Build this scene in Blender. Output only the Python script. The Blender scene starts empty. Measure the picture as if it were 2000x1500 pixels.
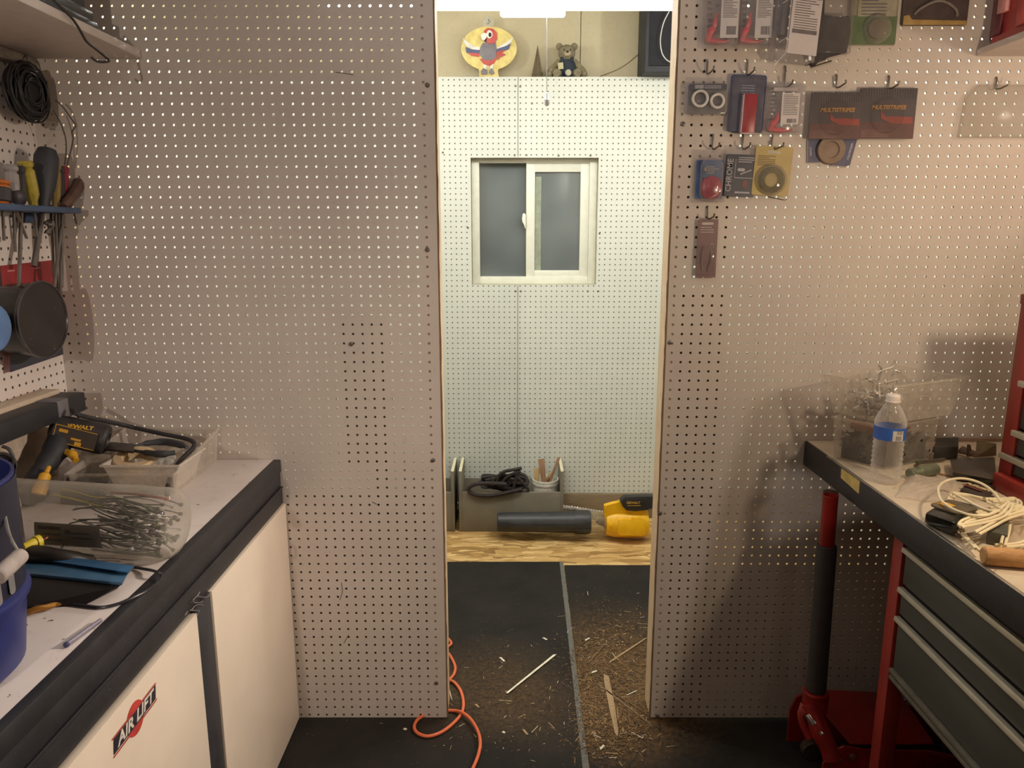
import bpy, bmesh, math, random
from mathutils import Matrix, Vector
IN = 0.0254
PI = math.pi
R = random.Random(7)
scene = bpy.context.scene
COL = scene.collection

# ------------------------------------------------------------------ camera model (inches)
F, CX, CY, TH, CAMZ = 1450.0, 1000.0, 750.0, math.radians(11.5), 55.9
CT, ST = math.cos(TH), math.sin(TH)
D = 77.7        # front face of the pegboard partition
D2 = 142.3      # far wall of the back room
LW, RW = -47.6, 62.0
HL, HR = 31.7, 33.85   # bench heights


def U(px, py, X=None, Y=None, Z=None, d=None):
    """point of the place seen at a pixel, on the real plane X=, Y= or Z= (inches)"""
    a = (px - CX) / F
    b = (CY - py) / F
    v = Vector((a, CT + b * ST, -ST + b * CT))
    if X is not None:
        t = X / v.x
    elif Y is not None:
        t = Y / v.y
    elif Z is not None:
        t = (Z - CAMZ) / v.z
    else:
        t = d
    return Vector((0, 0, CAMZ)) + v * t


# ------------------------------------------------------------------ mesh builder
def FR(o, x=None, z=None, y=None):
    """matrix of a local frame: origin o, local z axis and x axis as near as possible"""
    o = Vector(o)
    if z is None and y is None:
        z = (0, 0, 1)
    if z is not None:
        zz = Vector(z).normalized()
        xx = Vector(x) if x is not None else (Vector((1, 0, 0)) if abs(zz.x) < .9 else Vector((0, 1, 0)))
        xx = (xx - zz * xx.dot(zz)).normalized()
        yy = zz.cross(xx)
    else:
        yy = Vector(y).normalized()
        xx = Vector(x)
        xx = (xx - yy * xx.dot(yy)).normalized()
        zz = xx.cross(yy)
    m = Matrix((xx, yy, zz)).transposed().to_4x4()
    m.translation = o
    return m


class MB:
    def __init__(s, M=None):
        s.bm = bmesh.new()
        s.M = M or Matrix.Identity(4)

    def _v(s, p):
        return s.bm.verts.new(s.M @ Vector(p))

    def box(s, x0, x1, y0, y1, z0, z1, bev=0.0, seg=2):
        c = [(x, y, z) for z in (z0, z1) for y in (y0, y1) for x in (x0, x1)]
        v = [s._v(p) for p in c]
        fs = [s.bm.faces.new([v[i] for i in q]) for q in
              ((0, 2, 3, 1), (4, 5, 7, 6), (0, 1, 5, 4), (2, 6, 7, 3), (0, 4, 6, 2), (1, 3, 7, 5))]
        if bev:
            es = {e for f in fs for e in f.edges}
            bmesh.ops.bevel(s.bm, geom=list(es), offset=bev, segments=seg, affect='EDGES', profile=.5)
        return s

    def hexa(s, b, t, bev=0.0):
        """block from 4 bottom and 4 top points"""
        v = [s._v(p) for p in list(b) + list(t)]
        fs = [s.bm.faces.new([v[i] for i in q]) for q in
              ((3, 2, 1, 0), (4, 5, 6, 7), (0, 1, 5, 4), (1, 2, 6, 5), (2, 3, 7, 6), (3, 0, 4, 7))]
        if bev:
            es = {e for f in fs for e in f.edges}
            bmesh.ops.bevel(s.bm, geom=list(es), offset=bev, segments=2, affect='EDGES', profile=.5)
        return s

    def quad(s, *p):
        s.bm.faces.new([s._v(q) for q in p])
        return s

    def prism(s, pts, h, z0=0.0, bev=0.0):
        """polygon in local XY extruded along local Z"""
        a = [s._v((x, y, z0)) for x, y in pts]
        b = [s._v((x, y, z0 + h)) for x, y in pts]
        n = len(pts)
        fs = [s.bm.faces.new(a[::-1]), s.bm.faces.new(b)]
        for i in range(n):
            fs.append(s.bm.faces.new((a[i], a[(i + 1) % n], b[(i + 1) % n], b[i])))
        if bev:
            es = {e for f in fs[:2] for e in f.edges}
            bmesh.ops.bevel(s.bm, geom=list(es), offset=bev, segments=2, affect='EDGES', profile=.5)
        return s

    def rrect(s, w, h, t, r, z0=0.0, n=5, bev=0.0, cx=0, cy=0):
        pts = []
        for k, (sx, sy) in enumerate(((1, 1), (-1, 1), (-1, -1), (1, -1))):
            for i in range(n + 1):
                a = k * PI / 2 + i * PI / 2 / n
                pts.append((cx + sx * (w / 2 - r) + r * math.cos(a), cy + sy * (h / 2 - r) + r * math.sin(a)))
        return s.prism(pts, t, z0, bev)

    def lathe(s, prof, n=24, M=None, close=False):
        """profile [(r, z)] turned about local Z of M"""
        M = M or Matrix.Identity(4)
        rings = []
        for r, z in prof:
            if r < 1e-6:
                rings.append([s._v(M @ Vector((0, 0, z)))])
            else:
                rings.append([s._v(M @ Vector((r * math.cos(2 * PI * i / n), r * math.sin(2 * PI * i / n), z))) for i in range(n)])
        pr = list(zip(rings, rings[1:]))
        if close:
            pr.append((rings[-1], rings[0]))
        for a, b in pr:
            for i in range(n):
                j = (i + 1) % n
                if len(a) == 1 and len(b) == 1:
                    continue
                if len(a) == 1:
                    s.bm.faces.new((a[0], b[j], b[i]))
                elif len(b) == 1:
                    s.bm.faces.new((a[i], a[j], b[0]))
                else:
                    s.bm.faces.new((a[i], a[j], b[j], b[i]))
        return s

    def cyl(s, p, q, r, r2=None, n=16, bev=0.0):
        p, q = Vector(p), Vector(q)
        L = (q - p).length
        r2 = r if r2 is None else r2
        M = FR(p, z=q - p)
        pr = [(0, 0), (max(r - bev, 1e-3), 0)] + ([(r, bev)] if bev else []) + ([(r2, L - bev)] if bev else []) + [(max(r2 - bev, 1e-3), L), (0, L)]
        return s.lathe(pr, n, M)

    def ell(s, c, rad, M=None, n=20, m=12):
        M = M or Matrix.Translation(Vector(c))
        prof = [(math.sin(PI * k / m), -math.cos(PI * k / m)) for k in range(m + 1)]
        prof[0] = (0, -1)
        prof[-1] = (0, 1)
        S = M @ Matrix.Diagonal((rad[0], rad[1], rad[2], 1))
        return s.lathe(prof, n, S)

    def tube(s, pts, r, n=8, closed=False, sm=0, cap=True):
        pts = [Vector(p) for p in pts]
        if sm:
            pts = catmull(pts, sm, closed)
        N = len(pts)
        rr = r if isinstance(r, (list, tuple)) else [r] * N
        if len(rr) != N:
            rr = [rr[min(len(rr) - 1, int(i * len(rr) / N))] for i in range(N)]
        tang = []
        for i in range(N):
            if closed:
                t = pts[(i + 1) % N] - pts[i - 1]
            else:
                t = pts[min(i + 1, N - 1)] - pts[max(i - 1, 0)]
            if t.length < 1e-9:
                t = Vector((0, 0, 1))
            tang.append(t.normalized())
        up = Vector((0, 0, 1)) if abs(tang[0].z) < .9 else Vector((1, 0, 0))
        nx = (up - tang[0] * up.dot(tang[0])).normalized()
        rings = []
        for i in range(N):
            nx = nx - tang[i] * nx.dot(tang[i])
            if nx.length < 1e-6:
                nx = tang[i].orthogonal()
            nx.normalize()
            ny = tang[i].cross(nx)
            rings.append([s._v(pts[i] + (nx * math.cos(2 * PI * k / n) + ny * math.sin(2 * PI * k / n)) * rr[i]) for k in range(n)])
        seq = list(zip(rings, rings[1:]))
        if closed:
            seq.append((rings[-1], rings[0]))
        for a, b in seq:
            for k in range(n):
                s.bm.faces.new((a[k], a[(k + 1) % n], b[(k + 1) % n], b[k]))
        if cap and not closed:
            s.bm.faces.new(rings[0][::-1])
            s.bm.faces.new(rings[-1])
        return s

    def text(s, body, size, M, ext=0.01, align='CENTER', bold=0.0, shear=0.0, sx=1.0):
        cu = bpy.data.curves.new('lettering', 'FONT')
        cu.body = body
        cu.size = size
        cu.extrude = ext
        cu.align_x = align
        cu.align_y = 'CENTER'
        cu.offset = bold
        cu.shear = shear
        cu.resolution_u = 2
        o = bpy.data.objects.new('lettering', cu)
        COL.objects.link(o)
        dg = bpy.context.evaluated_depsgraph_get()
        me = bpy.data.meshes.new_from_object(o.evaluated_get(dg))
        MM = M @ Matrix.Diagonal((sx, 1, 1, 1))
        vs = [s._v(MM @ v.co) for v in me.vertices]
        for p in me.polygons:
            try:
                s.bm.faces.new([vs[i] for i in p.vertices])
            except ValueError:
                pass
        bpy.data.objects.remove(o)
        bpy.data.curves.remove(cu)
        bpy.data.meshes.remove(me)
        return s


def catmull(p, k, closed=False):
    out = []
    n = len(p)
    seg = n if closed else n - 1
    for i in range(seg):
        if closed:
            a, b, c, d = p[i - 1], p[i], p[(i + 1) % n], p[(i + 2) % n]
        else:
            b, c = p[i], p[i + 1]
            a = p[i - 1] if i else b * 2 - c
            d = p[i + 2] if i + 2 < n else c * 2 - b
        for j in range(k):
            t = j / k
            out.append(.5 * ((2 * b) + (c - a) * t + (2 * a - 5 * b + 4 * c - d) * t * t + (3 * b - a - 3 * c + d) * t ** 3))
    if not closed:
        out.append(p[-1])
    return out


# ------------------------------------------------------------------ objects
def thing(name, label, cat, loc, group=None):
    o = bpy.data.objects.new(name, None)
    COL.objects.link(o)
    o.empty_display_size = .02
    o.location = Vector(loc) * IN
    o['label'] = label
    o['category'] = cat
    if group:
        o['group'] = group
    return o


def org(parent):
    v = Vector((0, 0, 0))
    while parent is not None:
        v += parent.location
        parent = parent.parent
    return v


def obj(name, mb, mat, parent=None, label=None, smooth=True, ang=35):
    """link a mesh (built in world inches) as one object; its origin is its parent's, or its own base"""
    bm = mb.bm
    bmesh.ops.recalc_face_normals(bm, faces=bm.faces)
    if parent is None:
        xs = [v.co for v in bm.verts]
        o0 = Vector(((min(v.x for v in xs) + max(v.x for v in xs)) / 2, (min(v.y for v in xs) + max(v.y for v in xs)) / 2, min(v.z for v in xs))) * IN
    else:
        o0 = org(parent)
    bmesh.ops.transform(bm, matrix=Matrix.Translation(-o0) @ Matrix.Scale(IN, 4), verts=bm.verts)
    me = bpy.data.meshes.new(name)
    bm.to_mesh(me)
    bm.free()
    if smooth:
        me.polygons.foreach_set('use_smooth', [True] * len(me.polygons))
        me.set_sharp_from_angle(angle=math.radians(ang))
    for m in (mat if isinstance(mat, (list, tuple)) else [mat]):
        me.materials.append(m)
    o = bpy.data.objects.new(name, me)
    COL.objects.link(o)
    if parent is not None:
        o.parent = parent
    else:
        o.location = o0
    if label:
        o['label'] = label
    return o


def single(name, mb, mat, label, cat, group=None, **k):
    o = obj(name, mb, mat, **k)
    o['label'] = label
    o['category'] = cat
    if group:
        o['group'] = group
    return o


def struct(name, mb, mat, parent=None, **k):
    o = obj(name, mb, mat, parent, **k)
    if parent is None:
        o['kind'] = 'structure'
    return o


def dup(root, off, label=None, group=None):
    c = root.copy()
    COL.objects.link(c)
    c.location = root.location + Vector(off) * IN
    if label:
        c['label'] = label
    if group:
        c['group'] = group
    for ch in list(root.children):
        k = ch.copy()
        COL.objects.link(k)
        k.parent = c
        for g in ch.children:
            q = g.copy()
            COL.objects.link(q)
            q.parent = k
    return c


# ------------------------------------------------------------------ materials
def srgb(c):
    return tuple((x / 255 / 12.92 if x / 255 <= .04045 else ((x / 255 + .055) / 1.055) ** 2.4) for x in c)


class NT:
    def __init__(s, name):
        s.m = bpy.data.materials.new(name)
        s.m.use_nodes = True
        s.t = s.m.node_tree
        s.t.nodes.clear()
        s.out = s.n('ShaderNodeOutputMaterial')

    def n(s, ty, **k):
        nd = s.t.nodes.new(ty)
        for a, v in k.items():
            if a.startswith('i_'):
                nd.inputs[a[2:].replace('_', ' ')].default_value = v
            else:
                setattr(nd, a, v)
        return nd

    def l(s, a, b):
        s.t.links.new(a, b)

    def math(s, op, a, b=None, c=None, clamp=False):
        nd = s.n('ShaderNodeMath', operation=op, use_clamp=clamp)
        for i, v in enumerate((a, b, c)):
            if v is None:
                continue
            if hasattr(v, 'links'):
                s.l(v, nd.inputs[i])
            else:
                nd.inputs[i].default_value = v
        return nd.outputs[0]

    def mix(s, fac, a, b, blend='MIX'):
        nd = s.n('ShaderNodeMix', data_type='RGBA', blend_type=blend)
        for key, v in ((0, fac), (6, a), (7, b)):
            if hasattr(v, 'links'):
                s.l(v, nd.inputs[key])
            else:
                nd.inputs[key].default_value = v if key == 0 else (tuple(v) + (1,))[:4]
        return nd.outputs[2]

    def noise(s, scale, detail=3, rough=.55, vec=None, dist=0.0):
        nd = s.n('ShaderNodeTexNoise')
        nd.inputs['Scale'].default_value = scale
        nd.inputs['Detail'].default_value = detail
        nd.inputs['Roughness'].default_value = rough
        nd.inputs['Distortion'].default_value = dist
        if vec is not None:
            s.l(vec, nd.inputs['Vector'])
        return nd.outputs[0]

    def ramp(s, v, lo, hi):
        nd = s.n('ShaderNodeMapRange')
        nd.inputs[1].default_value = lo
        nd.inputs[2].default_value = hi
        s.l(v, nd.inputs[0])
        return nd.outputs[0]

    def obj(s, sc=(1, 1, 1)):
        tc = s.n('ShaderNodeTexCoord')
        mp = s.n('ShaderNodeMapping')
        mp.inputs['Scale'].default_value = sc
        s.l(tc.outputs['Object'], mp.inputs[0])
        return mp.outputs[0]

    def bsdf(s, **k):
        return s.n('ShaderNodeBsdfPrincipled')


def M_(name, col, rough=.55, metal=0.0, var=.12, vs=30, bump=0.0, bs=200, emit=None, coat=0.0, spec=.5, spots=None):
    """plain material with procedural wear: col in sRGB 0-255"""
    t = NT(name)
    b = t.bsdf()
    c = srgb(col)
    co = t.obj()
    nz = t.noise(vs, 4, .6, co)
    dark = tuple(x * (1 - var * 2.2) for x in c)
    lite = tuple(min(1, x * (1 + var)) for x in c)
    cc = t.mix(t.ramp(nz, .3, .7), dark, lite)
    if spots:
        nz2 = t.noise(spots[0], 2, .5, co)
        cc = t.mix(t.ramp(nz2, spots[1], spots[1] + .04), cc, srgb(spots[2]))
    t.l(cc, b.inputs['Base Color'])
    rr = t.n('ShaderNodeMapRange')
    rr.inputs[3].default_value = max(.03, rough - .08)
    rr.inputs[4].default_value = min(1, rough + .08)
    t.l(nz, rr.inputs[0])
    t.l(rr.outputs[0], b.inputs['Roughness'])
    b.inputs['Metallic'].default_value = metal
    b.inputs['Specular IOR Level'].default_value = spec
    b.inputs['Coat Weight'].default_value = coat
    if bump:
        bp = t.n('ShaderNodeBump')
        bp.inputs['Strength'].default_value = bump
        bp.inputs['Distance'].default_value = .002
        t.l(t.noise(bs, 3, .6, co), bp.inputs['Height'])
        t.l(bp.outputs[0], b.inputs['Normal'])
    if emit:
        b.inputs['Emission Color'].default_value = srgb(emit[0]) + (1,)
        b.inputs['Emission Strength'].default_value = emit[1]
    t.l(b.outputs[0], t.out.inputs[0])
    return t.m


def clear(name, tint=(235, 235, 235), opac=.12, rough=.12, gloss=.5, vs=25):
    """thin clear plastic: see-through with a milky film and highlights"""
    t = NT(name)
    tr = t.n('ShaderNodeBsdfTransparent')
    tr.inputs[0].default_value = tuple(1 - (1 - x) * .12 for x in srgb(tint)) + (1,)
    df = t.n('ShaderNodeBsdfPrincipled')
    df.inputs['Base Color'].default_value = srgb(tint) + (1,)
    df.inputs['Roughness'].default_value = rough
    fr = t.n('ShaderNodeLayerWeight')
    fr.inputs[0].default_value = .35
    nz = t.noise(vs, 3, .6, t.obj())
    f = t.math('ADD', t.math('MULTIPLY', fr.outputs[1], gloss), t.math('MULTIPLY', nz, opac * 2))
    f = t.math('MINIMUM', f, .92)
    mx = t.n('ShaderNodeMixShader')
    t.l(f, mx.inputs[0])
    t.l(tr.outputs[0], mx.inputs[1])
    tl = t.n('ShaderNodeBsdfTranslucent')
    tl.inputs[0].default_value = srgb(tint) + (1,)
    m2 = t.n('ShaderNodeMixShader')
    m2.inputs[0].default_value = .4
    t.l(df.outputs[0], m2.inputs[1])
    t.l(tl.outputs[0], m2.inputs[2])
    t.l(m2.outputs[0], mx.inputs[2])
    t.l(mx.outputs[0], t.out.inputs[0])
    return t.m
# ------------------------------------------------------------------ shared materials
BROWNBOARD = M_('hardboard_brown', (120, 95, 70), .8, var=.1)


def pegpaint():
    t = NT('grey_pegboard_paint')
    b = t.bsdf()
    co = t.obj()
    n1 = t.noise(3, 4, .6, co)
    n2 = t.noise(60, 3, .6, co)
    c = t.mix(t.ramp(n1, .3, .7), srgb((188, 176, 166)), srgb((200, 189, 178)))
    c = t.mix(t.math('MULTIPLY', t.ramp(n2, .58, .75), .18), c, srgb((140, 128, 118)))
    t.l(c, b.inputs['Base Color'])
    b.inputs['Roughness'].default_value = .5
    b.inputs['Specular IOR Level'].default_value = .35
    t.l(b.outputs[0], t.out.inputs[0])
    return t.m


def dotted(name, col, ax, ox, oz, r=.115, hole=(95, 90, 78)):
    """white pegboard: 1 inch grid of drilled holes (world position), ax = horizontal axis 0/1"""
    t = NT(name)
    b = t.bsdf()
    g = t.n('ShaderNodeNewGeometry')
    sp = t.n('ShaderNodeSeparateXYZ')
    t.l(g.outputs['Position'], sp.inputs[0])

    def cell(s, o):
        v = t.math('SUBTRACT', t.math('DIVIDE', s, IN), o - .5)
        return t.math('SUBTRACT', t.math('FRACT', v), .5)
    a = cell(sp.outputs[ax], ox)
    c = cell(sp.outputs[2], oz)
    dd = t.math('SQRT', t.math('ADD', t.math('MULTIPLY', a, a), t.math('MULTIPLY', c, c)))
    mr = t.n('ShaderNodeMapRange')
    mr.inputs[1].default_value = r - .02
    mr.inputs[2].default_value = r + .03
    t.l(dd, mr.inputs[0])
    nz = t.noise(4, 4, .6, t.obj())
    nf = t.noise(90, 2, .6, t.obj())
    base = t.mix(t.ramp(nz, .3, .7), tuple(x * .93 for x in srgb(col)), srgb(col))
    base = t.mix(t.math('MULTIPLY', t.ramp(nf, .66, .74), .25), base, srgb((150, 140, 120)))
    cc = t.mix(mr.outputs[0], srgb(hole), base)
    t.l(cc, b.inputs['Base Color'])
    b.inputs['Roughness'].default_value = .45
    bp = t.n('ShaderNodeBump')
    bp.inputs['Strength'].default_value = .6
    bp.inputs['Distance'].default_value = .004
    t.l(mr.outputs[0], bp.inputs['Height'])
    t.l(bp.outputs[0], b.inputs['Normal'])
    t.l(b.outputs[0], t.out.inputs[0])
    return t.m


def wood(name, c1, c2, sc=(2, 2, 40), rough=.7, ring=6):
    t = NT(name)
    b = t.bsdf()
    co = t.obj(sc)
    n = t.noise(ring, 5, .65, co, 1.2)
    n2 = t.noise(ring * 6, 3, .6, co)
    c = t.mix(t.ramp(n, .35, .65), srgb(c1), srgb(c2))
    c = t.mix(t.math('MULTIPLY', t.ramp(n2, .5, .8), .35), c, tuple(x * .6 for x in srgb(c1)))
    t.l(c, b.inputs['Base Color'])
    b.inputs['Roughness'].default_value = rough
    t.l(b.outputs[0], t.out.inputs[0])
    return t.m


def osb():
    t = NT('strand_board')
    b = t.bsdf()
    tc = t.n('ShaderNodeTexCoord')
    cols = None
    wp = t.n('ShaderNodeMapping')
    nz = t.n('ShaderNodeTexNoise')
    nz.inputs['Scale'].default_value = 9
    nz.inputs['Detail'].default_value = 2
    t.l(tc.outputs['Object'], nz.inputs['Vector'])
    add = t.n('ShaderNodeVectorMath', operation='MULTIPLY_ADD')
    t.l(nz.outputs['Color'], add.inputs[0])
    add.inputs[1].default_value = (.05, .05, .05)
    t.l(tc.outputs['Object'], add.inputs[2])
    acc = None
    for k, (rot, sx, sy) in enumerate(((.15, 9, 40), (-.5, 10, 46), (1.0, 10, 38))):
        mp = t.n('ShaderNodeMapping')
        mp.inputs['Rotation'].default_value = (0, 0, rot)
        mp.inputs['Scale'].default_value = (sx, sy, 1)
        mp.inputs['Location'].default_value = (k * 3.3, k * 1.7, 0)
        t.l(add.outputs[0], mp.inputs[0])
        vo = t.n('ShaderNodeTexVoronoi')
        vo.inputs['Scale'].default_value = 1
        vo.inputs['Randomness'].default_value = .9
        t.l(mp.outputs[0], vo.inputs['Vector'])
        sep = t.n('ShaderNodeSeparateColor')
        t.l(vo.outputs['Color'], sep.inputs[0])
        fib = t.noise(3, 3, .7, mp.outputs[0])
        v = t.math('ADD', t.math('MULTIPLY', sep.outputs[0], .75), t.math('MULTIPLY', fib, .3))
        if acc is None:
            acc = v
            msk = sep.outputs[1]
        else:
            gt = t.math('GREATER_THAN', sep.outputs[2], .5)
            mx = t.n('ShaderNodeMix', data_type='FLOAT')
            t.l(gt, mx.inputs[0])
            t.l(acc, mx.inputs[2])
            t.l(v, mx.inputs[3])
            acc = mx.outputs[0]
    cr = t.n('ShaderNodeValToRGB')
    e = cr.color_ramp.elements
    e[0].position, e[0].color = .05, srgb((120, 88, 45)) + (1,)
    e[1].position, e[1].color = .95, srgb((232, 200, 140)) + (1,)
    x = cr.color_ramp.elements.new(.35)
    x.color = srgb((176, 138, 80)) + (1,)
    x = cr.color_ramp.elements.new(.65)
    x.color = srgb((200, 162, 102)) + (1,)
    t.l(acc, cr.inputs[0])
    t.l(cr.outputs[0], b.inputs['Base Color'])
    b.inputs['Roughness'].default_value = .75
    t.l(b.outputs[0], t.out.inputs[0])
    return t.m


PEG = pegpaint()
STUD = wood('pine_stud', (196, 168, 132), (224, 200, 168), (30, 30, 2))
BACKY = U(1000, 150, Y=D2)
ZTOP = BACKY.z
hx, hz = U(865.1, 155.9, Y=D2).x, U(865.1, 155.9, Y=D2).z
WHITEBACK = dotted('white_pegboard_back', (212, 215, 204), 0, hx, hz)
WHITELEFT = dotted('white_pegboard_left', (224, 214, 206), 1, .3, .46, .13, (70, 62, 58))
WHITESIDE = dotted('white_pegboard_side', (238, 236, 226), 1, .3, .46)


# ------------------------------------------------------------------ partition with real drilled holes
def panel(xedges, x_holes, z0, z1, zh0, nrow):
    mb = MB()
    bm = mb.bm
    cache = {}
    T = .14
    r = .14

    def gv(x, z):
        k = (round(x, 3), round(z, 3))
        if k not in cache:
            cache[k] = bm.verts.new((x, D, z))
        return cache[k]
    for xc in x_holes:
        for k in range(nrow):
            zc = zh0 + k
            zlo = max(z0, zc - .5)
            zhi = min(z1, zc + .5)
            outer = [gv(xc + .5, zc), gv(xc + .5, zhi), gv(xc, zhi), gv(xc - .5, zhi), gv(xc - .5, zc), gv(xc - .5, zlo), gv(xc, zlo), gv(xc + .5, zlo)]
            a = [i * PI / 4 for i in range(8)]
            f = [bm.verts.new((xc + r * math.cos(t), D, zc + r * math.sin(t))) for t in a]
            b = [bm.verts.new((xc + r * math.cos(t), D + T, zc + r * math.sin(t))) for t in a]
            for i in range(8):
                j = (i + 1) % 8
                bm.faces.new((outer[i], outer[j], f[j], f[i]))
                fc = bm.faces.new((f[i], f[j], b[j], b[i]))
                fc.material_index = 1
    for a, b in xedges:      # undrilled margins
        bm.faces.new([bm.verts.new(p) for p in ((a, D, z0), (b, D, z0), (b, D, z1), (a, D, z1))])
    return mb


ZH0 = .46
L_holes = [-8.75 - k for k in range(39)]
R_holes = [16.9 + k for k in range(45)]
ml = panel([(-47.6, -47.25), (-8.25, -7.6)], L_holes, .1, 95.96, ZH0, 96)
bmr = panel([(16.25, 16.4), (61.4, RW)], R_holes, .1, 95.96, ZH0, 96)
for nm, m_ in (('wall_front', ml), ('wall_front', bmr)):
    w = struct(nm, m_, [PEG, BROWNBOARD], smooth=False)
    if m_ is ml:
        wall_l = w
    else:
        wall_r = w
SCREW = M_('dull_screw', (120, 112, 105), .4, .6)
for (px, py, par) in ((835, 166, wall_l), (835, 488, wall_l), (846, 899, wall_l), (852, 1334, wall_l), (686, 672, wall_l),
                      (1334, 242, wall_r), (1308, 669, wall_r), (1289, 1003, wall_r), (1284, 1399, wall_r)):
    p = U(px, py, Y=D)
    obj('screw', MB().lathe([(0, 0), (.24, .01), (.2, .09), (.08, .13), (.07, .07), (0, .07)], 12, FR(p, z=(0, -1, 0))), SCREW, par)
# smudges on the boards (pen marks)
MARK = M_('pencil_mark', (70, 60, 56), .9)
mk = MB()
for pts in (((664, 1172), (669, 1155), (667, 1138)), ((672, 1256), (678, 1245), (681, 1240)), ((655, 141), (672, 143), (690, 146)), ((727, 980), (736, 985))):
    mk.tube([U(a, b, Y=D - .01) for a, b in pts], .03, 5)
obj('pen_mark', mk, MARK, wall_l)

# studs, jambs and sheets added to darken peg holes
m = MB().box(-9.1, -7.62, D + .2, D + 3.7, 0, 90)
struct('trim_1', m, STUD)
m = MB().box(16.27, 17.75, D + .2, D + 3.7, 0, 90)
struct('trim_2', m, STUD)
m = MB()      # torn board edges beside the opening
for x0, x1 in ((-7.66, -7.52), (16.17, 16.3)):
    pts = [(x0, 0.1)]
    z = .1
    while z < 90:
        pts.append(((x0 if x0 < 0 else x1) + (R.uniform(0, .07) if x0 < 0 else R.uniform(-.07, 0)) + (.14 if x0 < 0 else -.14), z))
        z += R.uniform(.5, 2)
    a = [p[0] for p in pts]
    for p, q in zip(pts[1:], pts[2:]):
        s = x0 if x0 < 0 else x1
        m.quad((s, D - .01, p[1]), (p[0], D - .01, p[1]), (q[0], D - .01, q[1]), (s, D - .01, q[1]))
        m.quad((p[0], D - .01, p[1]), (p[0], D + .2, p[1]), (q[0], D + .2, q[1]), (q[0], D - .01, q[1]))
struct('trim_3', m, BROWNBOARD)
m = MB()
for x0 in (-47.6, 57):
    m.box(x0, x0 + 2.0, D + .22, D + 3.7, 0, 96)
m.box(-47.6, -7.62, D + .22, D + 3.7, 96.5, 100)
m.box(16.27, RW, D + .22, D + 3.7, 96.5, 100)
struct('trim_4', m, STUD)
m = MB()  # unseen sheets added to block the lit back room behind some holes
m.box(17.75, 23.6, D + 3.5, D + 3.7, 0, 50)
m.box(17.75, 23.6, D + 3.5, D + 3.7, 53, 96)
m.box(-19, -14, D + 3.5, D + 3.7, 30, 47)
m.box(-26, -9.1, D + 3.5, D + 3.7, 3.2, 27)
m.box(-16, -14, D + 3.5, D + 3.7, 24, 31)
m.box(25.5, 44, D + 3.5, D + 3.7, 3.2, 17.5)
m.box(23.6, 28, D + 3.5, D + 3.7, 3.2, 15)
struct('added_hole_backing', m, M_('dark_hardboard', (70, 56, 44), .9))

# header over the opening
struct('trim_5', MB().box(-7.6, 16.25, D, D + 3.7, 90, 100), STUD)

# left and right walls, ceilings
m = MB()
m.quad((LW, 42, 0), (LW, D, 0), (LW, D, 100), (LW, 42, 100))
struct('wall_left', m, WHITELEFT, smooth=False)
struct('wall_right', MB().quad((RW, -30, 0), (RW, D, 0), (RW, D, 100), (RW, -30, 100)), M_('grey_wall', (190, 178, 168), .6), smooth=False)
struct('ceiling', MB().box(LW - 5, RW + 1, -60, D2 + 6, 100, 101), M_('ceiling_white', (200, 196, 188), .8))
# back room
BX0, BX1 = -51.5, 62.0
m = MB()
m.box(BX0 - .2, BX0, D + 3.8, D2 + 4.5, 0, ZTOP)
struct('wall_back_left', m, WHITESIDE, smooth=False)
m = MB()
m.box(BX1, BX1 + .2, D + 3.8, D2 + 4.5, 0, ZTOP)
struct('wall_back_right', m, WHITESIDE, smooth=False)


def tanwall():
    t = NT('tan_upper_wall')
    b = t.bsdf()
    n = t.noise(2.5, 5, .6, t.obj())
    n2 = t.noise(70, 3, .6, t.obj())
    c = t.mix(t.ramp(n, .3, .7), srgb((182, 170, 138)), srgb((202, 190, 156)))
    c = t.mix(t.math('MULTIPLY', t.ramp(n2, .5, .8), .2), c, srgb((150, 138, 108)))
    t.l(c, b.inputs['Base Color'])
    b.inputs['Roughness'].default_value = .6
    t.l(b.outputs[0], t.out.inputs[0])
    return t.m


TAN = tanwall()
m = MB()
m.box(BX0 - 3, BX0 - 2.8, D + 3.8, D2 + 4.5, ZTOP, 100)
m.box(BX1 + 2.8, BX1 + 3, D + 3.8, D2 + 4.5, ZTOP, 100)
YU = D2 + 4.5
sx1 = U(1134, 80, Y=YU).x
m.box(BX0 - 3, sx1 - .06, YU, YU + .5, ZTOP - 1, 100)
m.box(sx1 + .06, BX1 + 3, YU, YU + .5, ZTOP - 1, 100)
struct('wall_back_upper', m, TAN, smooth=False)
# window opening numbers
W0, W1 = U(919, 308, Y=D2), U(1162, 556, Y=D2)
wx0, wx1, wz1, wz0 = W0.x, W1.x + .2, W0.z, W1.z
sx = U(1011.5, 400, Y=D2).x
zb = U(1000, 965, Y=D2).z
m = MB()
y0, y1 = D2, D2 + .22
for (a, b, c, d_) in ((BX0, sx - .05, wz1, ZTOP), (sx + .05, BX1, wz1, ZTOP), (BX0, wx0, wz0, wz1), (wx1, BX1, wz0, wz1), (BX0, sx - .05, zb - 1, wz0), (sx + .05, BX1, zb - 1, wz0)):
    m.box(a, b, y0, y1, c, d_)
wb = struct('wall_back', m, WHITEBACK, smooth=False)
for (px, py) in ((1007, 168), (1016, 169), (1005, 303), (1028, 303), (1091, 304), (1153, 304), (914, 445), (1171, 456), (1007, 569), (1017, 569), (1148, 569), (1168, 569), (1039, 202), (865, 298)):
    p = U(px, py, Y=D2)
    obj('screw', MB().lathe([(0, 0), (.2, .01), (.17, .08), (0, .1)], 10, FR(p, z=(0, -1, 0))), SCREW, wb)
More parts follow.
